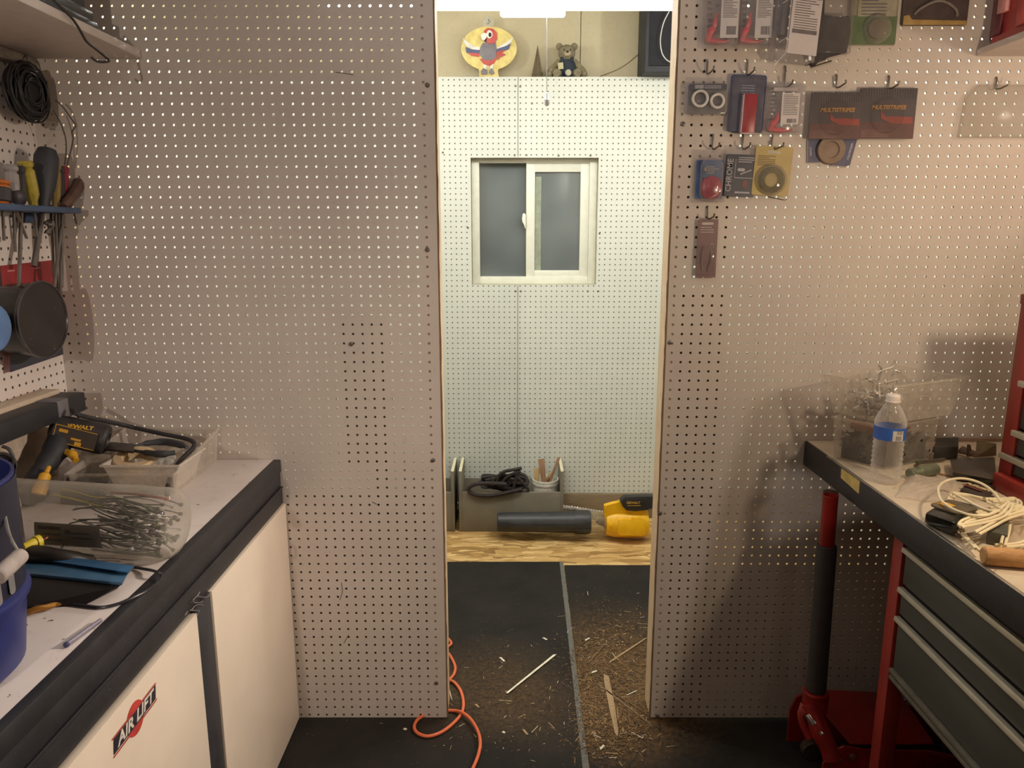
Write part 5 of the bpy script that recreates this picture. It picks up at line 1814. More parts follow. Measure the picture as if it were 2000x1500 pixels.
# white cord
CO = M_('cord_cream', (240, 226, 190), .4, var=.04)
zc = HR
S_ = lambda l, h=0.5: [U(1840 + x * .08, 920 + y * .08, Z=zc + h + (hh if isinstance(hh, float) else 0)) for (x, y, *r_) in l for hh in [r_[0] if r_ else 0.0]]
m = MB()
m.tube(S_([(1440, 760), (1300, 560), (1080, 370), (800, 240), (480, 180), (200, 210), (0, 300), (-90, 420), (-80, 580), (0, 740), (250, 920), (600, 1050), (900, 1090), (1120, 1070), (1400, 960)], 1.9), .105, 8, sm=5)
for off in (0, .26):
    o3 = Vector((off * .7, -off * .7, -off * .3))
    tb = lambda l, h: m.tube([p + o3 for p in S_(l, h)], .105, 7, sm=4)
    tb([(1400, 940), (1600, 760), (1640, 800), (1500, 1000), (1280, 1120), (900, 1220), (500, 1300), (400, 1320), (500, 1200), (800, 1100), (1120, 1060)], 1.7)
    tb([(250, 530), (600, 570), (1000, 660), (1400, 680), (1700, 655), (1800, 680), (1850, 760), (1780, 820), (1500, 720), (1150, 700)], 1.0)
    tb([(250, 530), (500, 660), (900, 880), (1300, 980), (1700, 900), (1880, 840), (1900, 880), (1600, 1020), (1200, 1130), (700, 1230), (430, 1310)], 1.3)
    tb([(170, 720), (400, 840), (700, 980), (900, 990), (1200, 900), (1400, 800)], .7)
    tb([(1100, 750), (1400, 900), (1700, 980), (2000, 960), (2150, 1000)], 1.2)
    tb([(2150, 960), (1900, 1000), (1500, 1120), (1200, 1280), (900, 1440), (800, 1500)], 1.5)
    tb([(1560, 1140), (1560, 1300), (1520, 1500), (1470, 1640), (1440, 1780)], .8)
    tb([(400, 1320), (500, 1560), (700, 1760), (820, 1900)], .6)
    tb([(2100, 1650), (1900, 1750), (1600, 1790), (1300, 1800)], .5)
    tb([(250, 530), (180, 640), (160, 720), (230, 700)], .9)
single('lamp_cord', m, CO, 'tangled cream two-strand cord heaped on the right bench', 'cord')

# ---- floor jack
JR = M_('jack_red', (138, 26, 20), .35, var=.12, vs=10, coat=.3)
FOAM = M_('foam_sleeve', (52, 46, 44), .8, bump=.4, bs=120)
t = thing('floor_jack', 'red floor jack standing beside the tool cabinet, its handle upright in black foam', 'jack', (33, 67, 0))
H0, H1 = Vector((30.85, 67.6, 9.6)), Vector((30.85, 68.3, 31.0))
obj('handle_tube', MB().lathe([(0, 0), (.72, 0), (.72, 21.3), (.74, 21.35), (.74, 21.45), (.6, 21.45), (.6, 19), (0, 19)], 24, FR(H0, z=H1 - H0)), JR, t)
obj('foam_grip', MB().lathe([(.73, .9), (.95, .9), (.97, 1.1), (.95, 16.2), (.9, 16.35), (.73, 16.35)], 24, FR(H0, z=H1 - H0)), FOAM, t)
m = MB().lathe([(0, -3.2), (1.0, -3.2), (1.15, -1.6), (1.25, 0), (1.3, .9), (1.1, 1.0), (.8, 1.0)], 24, FR(H0 + Vector((0, 0, -.2)), z=H1 - H0))
m.tube([(30.2, 67.2, 9.2), (30.8, 66.2, 7.2), (31.6, 65.4, 5.6), (31.9, 65.0, 4.6)], [.9, 1.0, .9, .95], 12, sm=3)
m.tube([(29.8, 67.4, 9.0), (29.4, 67.0, 7.5), (30.0, 66.2, 6.0)], [.5, .4, .4], 10, sm=3)
obj('handle_socket', m, JR, t)
for yy in (65.0, 72.3):
    m = MB(FR((0, yy, 0), x=(1, 0, 0), z=(0, -1, 0)))
    m.prism([(30.2, 1.2), (30.2, 5.0), (30.8, 6.6), (31.8, 7.2), (34.5, 6.3), (41.5, 6.0), (50, 3.6), (50, 1.0)] if yy > 70 else
            [(30.9, 1.0), (30.9, 4.2), (31.6, 5.6), (32.8, 6.2), (35, 5.7), (41.5, 5.6), (50, 3.6), (50, 1.0)], .28, 0, .05)
    obj('side_plate', m, JR, t)
obj('top_plate', MB().hexa([(33.6, 65.2, 6.0), (42, 65.2, 6.0), (42, 72.2, 6.9), (31.5, 72.2, 7.4)], [(33.6, 65.2, 6.15), (42, 65.2, 6.15), (42, 72.2, 7.05), (31.5, 72.2, 7.55)], .03), JR, t)
obj('lift_arm', MB().hexa([(34.5, 60.5, 1.2), (39, 60.5, 1.2), (41, 64.5, 1.2), (36, 64.5, 1.2)], [(34.8, 60.6, 3.4), (38.7, 60.6, 3.0), (40.7, 64.3, 3.6), (36.3, 64.3, 4.1)], .2), M_('jack_bright_red', (170, 28, 20), .35), t)
CHR = M_('chrome_pin', (206, 204, 200), .2, .9)
A_ = Vector((29.9, 66.6, 8.4))
obj('release_valve', MB().lathe([(0, -.1), (.45, -.1), (.5, .1), (.5, .9), (.38, 1.0), (.38, 1.6), (.48, 1.65), (.48, 2.0), (.36, 2.1), (0, 2.15)], 16, FR(A_, z=(.55, -.6, -.75))), CHR, t)
for c_ in ((32.3, 64.95, 4.9), (33.7, 64.95, 5.1), (36.8, 62.5, 3.75)):
    z_d = (0, -1, 0) if c_[1] > 64 else (0, -.3, 1)
    obj('bolt', MB().lathe([(0, 0), (.5, 0), (.5, .12), (.36, .14), (.34, .5), (.26, .56), (0, .58)], 6 if c_[0] < 33 else 12, FR(c_, z=z_d)), CHR if c_[0] != 33.7 else M_('dull_bolt', (120, 84, 60), .5, .4), t)
for (x, y) in ((33.0, 66.2), (32.4, 71.0), (48, 65.8), (48, 71.4)):
    obj('wheel', MB().cyl((x, y - .5, 1.05), (x, y + .5, 1.05), 1.05, 1.05, 24, .1), M_('wheel_steel', (88, 74, 64), .5, .5), t)

# ------------------------------------------------------------------ packages hanging on the pegboard
HOOK = M_('wall_hook', (128, 120, 112), .35, .75)


def hook(px, py, label, drop=1.25, out=1.7, side=.25, last=None):
    p = U(px, py, Y=D)
    p = Vector((p.x, D, p.z))
    m = MB()
    m.tube([(p.x, D + .05, p.z), (p.x, D - .14, p.z), (p.x, D - .2, p.z - .2), (p.x, D - .18, p.z - drop), (p.x, D - .35, p.z - drop - .12), (p.x + side * .3, D - .9, p.z - drop - .15), (p.x + side, D - out, p.z - drop + .05), (p.x + side, D - out - .1, p.z - drop + .35)], .085, 7)
    return single('peg_hook', m, HOOK, label, 'hook')


PKI = [0]


def pack(name, label, px, py, qx, qy, off, group=None, cat='package'):
    a, b_ = U(px, py, Y=D - off), U(qx, qy, Y=D - off)
    w_, h_ = b_.x - a.x, a.z - b_.z
    c_ = Vector(((a.x + b_.x) / 2, D - off, (a.z + b_.z) / 2))
    t = thing(name, label, cat, c_, group)
    return t, FR(c_, x=(1, 0, 0), z=(0, -1, 0)), w_, h_


def T3(x, y, z):
    return Matrix.Translation((x, y, z))


CLAM = clear('clamshell', (222, 216, 216), .17, .1, .55, 40)
CARDW = M_('card_white2', (196, 188, 186), .55, var=.03)
INK = M_('print_ink', (112, 104, 106), .6)
PINK = M_('contents_pink', (196, 84, 92), .4)
CGRY = M_('contents_grey', (86, 84, 92), .5)


def print_lines(m, x0, x1, y0, y1, n, RR_, th=.35, t_=.012):
    dy = (y1 - y0) / max(n - 1, 1)
    for k in range(n):
        y = y1 - k * dy
        xe = x1 - (x1 - x0) * RR_.choice([0, 0, 0, .15, .35])
        m.box(x0, xe, y - abs(dy) * th / 2, y + abs(dy) * th / 2, 0, t_)


def barcode(m, x0, x1, y0, y1, RR_):
    x = x0
    while x < x1:
        w_ = RR_.uniform(.025, .07)
        m.box(x, min(x + w_, x1), y0, y1, 0, .012)
        x += w_ + RR_.uniform(.02, .05)


RP = random.Random(2)


def frontcard(t, f, x0, x1, y0, y1, z, lines=14, code=True, extra=None):
    cd = obj('info_card', MB(f @ T3(0, 0, z)).box(x0, x1, y0, y1, -.04, 0), CARDW, t)
    m = MB(f @ T3(0, 0, z + .005))
    ww = x1 - x0
    hh = y1 - y0
    print_lines(m, x0 + ww * .1, x1 - ww * .1, y0 + hh * .32, y1 - hh * .06, lines, RP)
    if code:
        barcode(m, x0 + ww * .35, x1 - ww * .12, y0 + hh * .05, y0 + hh * .18, RP)
    if extra:
        m.box(x0 + ww * .08, x1 - ww * .08, y0 + hh * .25, y0 + hh * .3, 0, .012)
    obj('card_print', m, INK, cd)
    return cd


# P1, P2, P9: clamshells with white cards and red contents
for i, (b, off, lab, cx0, cx1, cy0) in enumerate((
        ((1380, -60, 1446, 92), 1.1, 'clear clamshell with white card and red contents, nearest the doorway in top row', -.25, 1.45, .8),
        ((1448, -60, 1512, 92), 1.1, 'clear clamshell with white card and red contents, second from the doorway in top row', -.2, 1.42, .8),
        ((1500, 160, 1572, 262), 1.1, 'clear clamshell pack with a shiny white card, right of the blue pack', -.55, 1.2, .9))):
    t, f, w_, h_ = pack('clamshell_pack', lab, *b, off)
    obj('clamshell', MB(f).rrect(w_, h_, .12, .2, -.75).rrect(w_ * .86, h_ * .9, .75, .25, -.65, bev=.12), CLAM, t)
    m = MB(f)
    RN = random.Random(i)
    m.tube([(-w_ * .36, -h_ * .42, -.35), (-w_ * .3, -h_ * .3, -.2), (-w_ * .2, -h_ * .2, -.2), (-w_ * .16, -h_ * .05, -.25)], [.3, .35, .25, .12], 10, sm=3)
    m.tube([(-w_ * .3, -h_ * .4, -.3), (0, -h_ * .42, -.3), (w_ * .2, -h_ * .4, -.3)], [.25, .16, .1], 8, sm=3)
    obj('contents', m, PINK, t)
    m = MB(f @ T3(0, 0, -.62))
    print_lines(m, -w_ * .42, -w_ * .22, -h_ * .2, h_ * .4, 9, RN, .5)
    obj('side_print', m, INK, t)
    if i < 2:
        frontcard(t, f, cx0, cx1, -h_ / 2 + cy0, h_ / 2 - .3, .14, 26)
    else:
        frontcard(t, f, cx0, cx1, -h_ / 2 + cy0, h_ / 2 - 1.05, .14, 12)
        obj('header_strip', MB(f @ T3(-.15, h_ / 2 - .7, .1)).box(-1.25, 1.1, -.16, .16, 0, .03), M_('strip_mauve', (170, 160, 160), .5), t)
hook(1533, 130, 'dark pegboard hook above the clamshell with the shiny card', 1.9)

# P3 white boxed card in clear sleeve, turned
t, f, w_, h_ = pack('boxed_pack', 'clear boxed pack with a long white text card, third in the top row', 1528, -60, 1602, 118, 1.9)
f = f @ Matrix.Rotation(-.05, 4, 'Z') @ Matrix.Rotation(.22, 4, 'Y')
obj('sleeve', MB(f).box(-w_ / 2, w_ / 2 - .1, -h_ / 2, h_ / 2, -1.6, 0, .12), clear('sleeve_clear', (214, 208, 208), .12, .06, .8, 40), t)
m = MB(f)
m.tube([(-w_ / 2 + .9, h_ / 2, -.05), (-w_ / 2 + .95, -h_ / 2 + .6, -.02), (-w_ / 2 + .2, -h_ / 2 - .5, -.6)], .04, 6)
m.tube([(-w_ / 2 + .95, -h_ * .25, 0), (-w_ / 2 + .3, -h_ * .25 - .5, -.4)], .035, 6)
m.tube([(-w_ / 2 + .9, h_ * .18, 0), (-w_ / 2 + .2, h_ * .18 - .5, -.4)], .035, 6)
obj('fold_edge', m, M_('fold_bright', (216, 214, 216), .25), t)
frontcard(t, f, -w_ / 2 + 1.0, w_ / 2 - .08, -h_ / 2 + .55, h_ / 2 - .1, .08, 22, False, True)
obj('contents', MB(f).box(-w_ / 2 + .3, -w_ / 2 + 1.1, -h_ / 2 + 2.2, h_ / 2 - 2.3, -1.3, -.4, .2), CGRY, t)
obj('header', MB(f @ T3(0, 0, .1)).box(-w_ / 2 + 1.0, w_ / 2 - .1, h_ / 2 - 2.5, h_ / 2 - 2.2, 0, .02), M_('strip_plum', (112, 96, 104), .5), t)

# P4 dark bag
t, f, w_, h_ = pack('bagged_pack', 'dark cloth item in a clear bag, between the white boxed pack and the green one', 1594, -60, 1656, 128, 1.0)
m = MB(f)
m.prism([(-w_ / 2, h_ / 2), (-w_ / 2, -h_ / 2 + .9), (-w_ / 2 + .2, -h_ / 2 + .1), (-w_ / 2 + .6, -h_ / 2), (-w_ / 2 + 1.2, -h_ / 2 + .7), (w_ / 2 - .2, -h_ / 2 + 1.2), (w_ / 2, -h_ / 2 + 3.2), (w_ / 2 - .3, h_ * .0 + .2), (0, 0), (-w_ / 4, h_ * .02), (-w_ / 4, h_ / 2)], .7, -.6, .12)
obj('cloth', m, M_('cloth_dark', (66, 62, 64), .85, bump=.4, bs=90), t)
obj('bag', MB(f).box(-w_ / 2 + .15, w_ / 2 + .1, -h_ / 2 + 1.1, h_ / 2, -.65, .3, .15), clear('bag_clear', (190, 182, 176), .12, .12, .5), t)
m = MB(f @ T3(0, 0, .2))
m.box(-w_ * .15, w_ * .5, h_ * .22, h_ / 2, 0, .04)
cd = obj('info_card', m, M_('card_grey', (166, 158, 154), .6), t)
m = MB(f @ T3(0, 0, .25))
print_lines(m, -w_ * .1, w_ * .45, h_ * .26, h_ * .36, 3, RP)
obj('card_print', m, INK, cd)
obj('ribbon', MB(f).tube([(-w_ / 2 + .1, -h_ / 2 + 1.4, -.3), (-w_ / 2 + .3, -h_ / 2 - .1, -.3), (w_ * .1, -h_ / 2 + .5, -.3)], .08, 6), M_('ribbon_dark', (70, 60, 58), .7), t)

# P5 green pack
t, f, w_, h_ = pack('green_pack', 'green carded pack with a shiny clear bubble in the top row', 1668, -60, 1748, 88, .5)
GRN = M_('card_green', (96, 112, 80), .5, var=.1)
obj('card', MB(f).rrect(w_, h_, .08, .15, -.1), M_('card_olive', (140, 134, 112), .6), t)
obj('card_foot', MB(f @ T3(0, -h_ / 2 + 1.35, 0)).rrect(w_ - .05, 2.6, .1, .2, -.05), GRN, t)
obj('bubble', MB(f @ T3(.35, -h_ / 2 + 1.4, .05)).lathe([(1.35, 0), (1.3, .35), (1.0, .7), (.5, .85), (0, .9)], 28), clear('bubble_clear', (200, 196, 180), .2, .05, .8), t)
obj('contents', MB(f @ T3(.35, -h_ / 2 + 1.4, .05)).lathe([(.9, 0), (.9, .3), (0, .3)], 20), M_('contents_brown', (112, 96, 84), .5), t)
m = MB(f @ T3(0, 0, 0))
m.box(-w_ * .35, w_ * .45, -h_ * .12, h_ * .12, 0, .06)
cd = obj('info_card', m, M_('info_olive', (156, 150, 128), .6), t)
m = MB(f @ T3(0, 0, .07))
print_lines(m, -w_ * .28, w_ * .25, -h_ * .09, h_ * .09, 5, RP)
obj('card_print', m, INK, cd)

# P6 dark pack with arched handle
t, f, w_, h_ = pack('arched_pack', 'dark pack with a clear arch and yellow foot at the top right', 1771, -60, 1888, 49, .35)
obj('card', MB(f).rrect(w_, h_, .3, .2, -.3), M_('card_darkbrown', (80, 68, 64), .5), t)
m = MB(f)
m.prism([(-w_ / 2 + .1, -h_ / 2), (w_ / 2 - .05, -h_ / 2), (w_ / 2 - .1, -h_ / 2 + .4), (-w_ / 2 + .9, -h_ / 2 + .45), (-w_ / 2 + .6, -h_ / 2 + .9), (-w_ / 2 + .1, -h_ / 2 + .8)], .12, 0, .02)
obj('foot', m, M_('foot_yellow', (170, 140, 84), .5), t)
obj('arch', MB(f @ T3(0, 0, .15)).tube([(-w_ * .33, -h_ / 2 + .9, 0), (-w_ * .25, -h_ / 2 + 1.4, .2), (-w_ * .05, -h_ / 2 + 2.0, .3), (w_ * .12, -h_ / 2 + 1.9, .3), (w_ * .28, -h_ / 2 + 1.3, .2), (w_ * .33, -h_ / 2 + .75, 0)], .12, 8, sm=4), clear('arch_clear', (180, 170, 160), .5, .1, .8), t)

# P7 rings pack
t, f, w_, h_ = pack('ring_pack', 'small clear pack with two white plastic rings', 1344, 154, 1419, 224, .75)
obj('clamshell', MB(f).rrect(w_, h_ * .86, .5, .3, -.45, bev=.1, cy=-h_ * .06), CLAM, t)
obj('hang_tab', MB(f @ T3(0, h_ * .42, -.4)).rrect(w_ * .92, .9, .05, .1), CLAM, t)
obj('backing', MB(f @ T3(0, -.15, -.4)).rrect(w_ - .25, h_ - .55, .05, .2), M_('backing_slate', (104, 104, 106), .5), t)
obj('header', MB(f @ T3(0, h_ / 2 - .75, .06)).rrect(w_ - .3, .55, .04, .1), M_('header_slate', (84, 84, 94), .5), t)
m = MB(f @ T3(0, h_ / 2 - .75, .105))
m.box(-1.3, -.45, -.17, .17, 0, .01)
m.box(-.35, 1.3, .03, .12, 0, .01)
m.box(-.35, 1.3, -.14, -.05, 0, .01)
obj('header_print', m, M_('print_grey', (150, 148, 152), .5), t)
RG = M_('ring_white', (206, 202, 194), .4)
for (x, y, r) in ((-.75, -.2, .82), (.95, -.42, .72)):
    obj('plastic_ring', MB(f @ T3(x, y, -.1)).lathe([(r - .22, 0), (r, 0), (r + .02, .2), (r, .42), (r - .1, .45), (r - .22, .4), (r - .22, 0)], 32), RG, t)
hook(1381, 117, 'pegboard hook holding the pack with two white rings')

# P8 blue pack with red bar
t, f, w_, h_ = pack('blue_pack', 'blue carded pack holding a red reflector bar', 1427, 146, 1490, 258, .5)
f = f @ Matrix.Rotation(-.03, 4, 'Z')
obj('card', MB(f).rrect(w_, h_, .08, .25, -.1), M_('card_navy', (66, 72, 104), .5, var=.08), t)
obj('blister', MB(f).rrect(w_ * .9, h_ * .95, .1, .25, -.02, cy=-.05), CLAM, t)
m = MB(f @ T3(.15, -h_ * .17, 0))
m.box(-.62, .68, -1.9, 1.75, .02, .62, .06)
obj('red_bar', m, M_('bar_red', (152, 58, 64), .35, var=.08), t)
obj('bar_edge', MB(f @ T3(.15, -h_ * .17, 0)).box(-.7, -.62, -1.95, 1.7, .02, .6).box(-.7, .68, -2.0, -1.9, .02, .6), M_('edge_white', (206, 190, 192), .3), t)
m = MB(f @ T3(0, h_ / 2 - 1.1, 0))
print_lines(m, -.65, .65, -.6, .1, 4, RP, .3, .02)
obj('card_print', m, M_('print_pale', (150, 156, 176), .5), t)
hook(1459, 117, 'pegboard hook holding the blue pack with the red bar', 1.35)

# P10, P11 MULTISTRIPES
MS = [M_('ms_dark', (72, 64, 66), .45, var=.06), M_('ms_stripe', (88, 86, 88), .5), M_('ms_gold', (176, 130, 72), .5), M_('ms_red', (140, 62, 54), .5), M_('ms_maroon', (94, 60, 56), .45)]


def multistripes(label, b, off, dim):
    t, f, w_, h_ = pack('pinstripe_pack', label, *b, off)
    cd = obj('card', MB(f).rrect(w_, h_, .1, .08, -.1), MS[0], t)
    m = MB(f)
    for k in range(22):
        x = -w_ / 2 + .15 + k * (w_ - .3) / 21
        m.box(x, x + .06, h_ * .3, h_ * .48, .01, .03)
    obj('stripe_header', m, MS[1], cd)
    obj('foot_panel', MB(f).box(-w_ / 2 + .05, w_ / 2 - .05, -h_ / 2 + .05, -h_ * .17, .005, .02), MS[4], cd)
    obj('lettering', MB(f @ T3(.1, h_ * .12, .02)).text('MULTISTRIPES', .53, Matrix.Identity(4), .01, bold=.022, shear=.25, sx=1.02), MS[2], cd)
    m = MB(f @ T3(0, 0, .02))
    m.prism([(-w_ * .12, h_ * .06), (-w_ * .02, -h_ * .06), (w_ * .2, -h_ * .05), (w_ * .36, -h_ * .07), (w_ * .46, -h_ * .06), (w_ * .46, -h_ * .2), (w_ * .1, -h_ * .2), (-w_ * .1, -h_ * .1)], .02)
    obj('car_picture', m, MS[3], cd)
    obj('blister', MB(f @ T3(0, -h_ * .04, .05)).lathe([(1.7, 0), (1.66, .22), (1.5, .34), (0, .36)], 36), clear('dim_blister' + str(dim), (170, 160, 156), .03 + .05 * dim, .1, .2), t)
    m = MB(f @ T3(0, -h_ * .38, .03))
    print_lines(m, -w_ * .42, w_ * .05, -.35, .25, 5, RP)
    obj('card_print', m, M_('print_brownish' + str(dim), (118, 92, 84), .5), cd)
    return t, f, w_, h_


multistripes('dark MULTISTRIPES card pack with bright red picture, left one of the pair', (1585, 180, 1679, 272), .75, 0)
multistripes('dark MULTISTRIPES card pack with dim red picture, right one of the pair', (1681, 172, 1783, 271), .6, 1)
hook(1633, 147, 'pegboard hook holding the left MULTISTRIPES pack', 1.1)
hook(1735, 149, 'pegboard hook holding the right MULTISTRIPES pack', 1.1)
# P12 tape coil
t, f, w_, h_ = pack('tape_coil_pack', 'blue card pack with a round tan coil under the left MULTISTRIPES pack', 1577, 262, 1671, 326, .1)
m = MB(f)
m.prism([(-w_ / 2, h_ / 2), (-w_ / 2 + .2, -h_ / 2 + .4), (-w_ * .1, -h_ / 2 + .45), (.1, -h_ / 2 + .15), (w_ * .28, -h_ / 2), (w_ * .38, -h_ / 2 + .2), (w_ / 2, h_ / 2)], .08, -.05)
obj('card', m, M_('card_slateblue', (82, 82, 110), .5), t)
obj('card_rim', MB(f).tube([(-w_ / 2, h_ / 2, .05), (-w_ / 2 + .2, -h_ / 2 + .4, .05), (-w_ * .1, -h_ / 2 + .45, .05)], .05, 6).tube([(.1, -h_ / 2 + .15, .05), (w_ * .28, -h_ / 2, .05), (w_ * .38, -h_ / 2 + .2, .05), (w_ / 2, h_ / 2, .05)], .05, 6), M_('rim_pale', (170, 160, 152), .5), t)
obj('coil', MB(f @ T3(-.15, .05, .04)).lathe([(0, .2), (.75, .2), (.8, .35), (1.35, .38), (1.42, .25), (1.42, 0), (0, 0)], 36), M_('coil_tan', (134, 112, 94), .6), t)
m = MB(f @ T3(w_ * .36, -.1, .05))
m.text('MULTISTRIPE', .28, Matrix.Rotation(math.radians(78), 4, 'Z'), .01, bold=.01)
m.M = f @ T3(-w_ * .42, -.1, .05)
m.text('STRIPES', .26, Matrix.Rotation(math.radians(-84), 4, 'Z'), .01, bold=.01)
obj('lettering', m, M_('print_silver', (170, 166, 172), .5), t)

# P13 red capsule
t, f, w_, h_ = pack('reflector_pack', 'clear clamshell with a rounded red reflector and blue card', 1358, 291, 1419, 395, .9)
obj('clamshell', MB(f).rrect(w_, h_, .08, .15, -.75), CLAM, t)
obj('blue_card', MB(f).box(-w_ / 2 + .35, w_ / 2 - .4, -h_ / 2 + .4, h_ / 2 - 1.0, -.66, -.6), M_('card_blue', (72, 104, 150), .5), t)
obj('header_card', MB(f @ T3(.1, h_ * .12, 0)).rrect(1.9, 1.7, .05, .2, -.15), M_('card_teal', (70, 96, 128), .5), t)
m = MB(f @ T3(.1, h_ * .1, -.09))
print_lines(m, -.6, .7, -.25, .35, 4, RP, .35, .02)
obj('card_print', m, M_('print_sand', (176, 160, 140), .5), t)
obj('round_mark', MB(f @ T3(-.5, h_ * .12, -.09)).lathe([(0, 0), (.18, 0), (.18, .02), (0, .02)], 12), M_('mark_sand', (176, 150, 120), .5), t)
obj('red_reflector', MB(f @ T3(.1, -h_ * .22, 0)).rrect(1.95, 2.2, .5, .75, -.45, bev=.15), M_('reflector_red', (150, 56, 70), .25, coat=.5), t)
obj('bubble', MB(f @ T3(.1, -h_ * .07, 0)).rrect(2.15, 4.2, .85, .8, -.7, bev=.2), clear('bubble2', (226, 214, 216), .1, .05, .8), t)
hook(1392, 263, 'pegboard hook holding the red reflector clamshell', 1.3)

# P14 CHROME
t, f, w_, h_ = pack('chrome_pack', 'dark pack with CHROME written up its left side', 1419, 302, 1473, 384, .6)
f = f @ Matrix.Rotation(-.04, 4, 'Z')
obj('hang_tab', MB(f @ T3(0, h_ / 2 + .3, -.05)).rrect(w_ * .95, 1.0, .05, .1), CLAM, t)
cd = obj('card', MB(f).rrect(w_, h_, .35, .15, -.3), M_('card_charcoal', (66, 64, 74), .4), t)
PG = M_('print_lightgrey', (170, 166, 172), .5)
obj('lettering', MB(f @ T3(-w_ * .37, 0, .06)).text('CHROME', .82, Matrix.Rotation(PI / 2, 4, 'Z'), .01, bold=.005, sx=.95), PG, cd)
m = MB(f @ T3(0, 0, .06))
print_lines(m, -w_ * .12, w_ * .42, h_ * .33, h_ * .43, 3, RP, .4)
m.box(-w_ * .2, w_ * .45, -h_ * .06, -h_ * .045, 0, .012)
m.box(-w_ * .21, -w_ * .195, -h_ * .05, h_ * .4, 0, .012)
m.box(-w_ * .15, w_ * .35, -h_ * .42, -h_ * .38, 0, .012)
m.rrect(.75, .3, .012, .14, cx=.0, cy=h_ * .14)
obj('card_print', m, PG, cd)
obj('picture', MB(f @ T3(.5, h_ * .08, .06)).tube([(-.6, -.2, 0), (-.1, .0, .02), (.5, .25, .02)], .1, 6), M_('pic_silver', (166, 162, 166), .4), cd)
obj('small_picture', MB(f @ T3(.5, -h_ * .2, .06)).rrect(.5, .7, .015, .15), M_('pic_rust', (120, 78, 78), .5), cd)
hook(1451, 263, 'pegboard hook holding the CHROME pack', 1.3)

# P15 yellow card
t, f, w_, h_ = pack('yellow_pack', 'yellow card pack with a clear round bubble of coiled wire', 1475, 286, 1541, 382, .7)
f = f @ Matrix.Rotation(-.05, 4, 'Z')
cd = obj('card', MB(f).rrect(w_, h_, .06, .2, -.05), M_('card_yellow', (180, 158, 100), .5, var=.1, vs=12), t)
obj('hang_slot', MB(f @ T3(-.05, h_ / 2 - .55, .015)).rrect(1.3, .28, .02, .13), M_('slot_pale', (192, 184, 162), .5), cd)
m = MB(f @ T3(0, 0, .02))
print_lines(m, -w_ * .42, w_ * .05, h_ * .12, h_ * .3, 6, RP, .4)
obj('card_print', m, M_('print_umber', (110, 92, 62), .6), cd)
obj('bubble', MB(f @ T3(0, -h_ * .18, .02)).lathe([(1.5, 0), (1.45, .5), (1.3, .7), (.9, .78), (0, .8)], 36), clear('bubble3', (212, 204, 184), .22, .05, .85), t)
m = MB(f @ T3(0, -h_ * .18, .12))
for k in range(5):
    m.tube([((.75 + .12 * k) * math.cos(a), (.75 + .12 * k) * math.sin(a), .1 + .06 * (k % 2)) for a in [j * PI / 14 for j in range(28)]], .06, 6, closed=True)
obj('wire_coil', m, M_('coil_olive', (120, 112, 84), .4, .4), t)
hook(1508, 263, 'pegboard hook holding the yellow card pack', 1.3, side=.6)
obj('wire_end', MB().tube([U(1500, 384, Y=D - .3), U(1520, 388, Y=D - .3), U(1533, 391, Y=D - .3), U(1537, 389, Y=D - .3)], .03, 5), MARK, t)

# P16 brown narrow card
t, f, w_, h_ = pack('narrow_pack', 'narrow brown card pack hanging alone lowest on the right pegboard', 1364, 428, 1397, 542, .4)
cd = obj('card', MB(f).rrect(w_, h_, .06, .05, -.05), M_('card_brown', (124, 96, 94), .5, var=.08), t)
obj('hang_slot', MB(f @ T3(-.05, h_ / 2 - .45, .015)).rrect(1.2, .25, .02, .12), M_('slot_pale2', (190, 176, 170), .5), cd)
m = MB(f @ T3(0, 0, .02))
print_lines(m, -.75, .6, h_ * .28, h_ * .36, 3, RP, .4)
m.box(.3, .7, h_ * .07, h_ * .075 + .05, 0, .012)
m.box(.3, .36, h_ * .01, h_ * .08, 0, .012)
m.box(.64, .7, h_ * .01, h_ * .08, 0, .012)
obj('card_print', m, M_('print_rose', (176, 160, 158), .5), cd)
m = MB(f @ T3(0, 0, .1))
m.tube([(-.4, h_ * .02, 0), (-.5, -h_ * .1, .05), (-.5, -h_ * .25, 0), (-.35, -h_ * .37, 0)], .05, 6, sm=4)
m.tube([(.45, -h_ * .05, 0), (.4, -h_ * .2, .05), (.2, -h_ * .33, 0), (.15, -h_ * .4, 0)], .05, 6, sm=4)
obj('wire_clip', m, CHR, t)
obj('blister', MB(f @ T3(-.05, -h_ * .2, 0)).rrect(w_ * .9, h_ * .5, .25, .15, bev=.06), clear('blister_small', (200, 186, 184), .1, .06, .6), t)
hook(1382, 403, 'pegboard hook holding the narrow brown card pack', 1.1)

# P17 clear tray on wall
t, f, w_, h_ = pack('clear_tray', 'large clear plastic tray hanging at the right edge of the pegboard', 1885, 166, 2060, 268, .55)
m = MB(f)
m.prism([(-w_ / 2, -h_ / 2), (w_ / 2, -h_ / 2), (w_ / 2, h_ / 2), (-w_ / 2 + 1.4, h_ / 2), (-w_ / 2 + .3, h_ / 2 - 1.2)], .7, -.5, .15)
obj('tray_shell', m, clear('tray_clear', (206, 200, 190), .13, .15, .4, 8), t)
hook(1945, 152, 'pegboard hook holding the large clear plastic tray', 1.0)
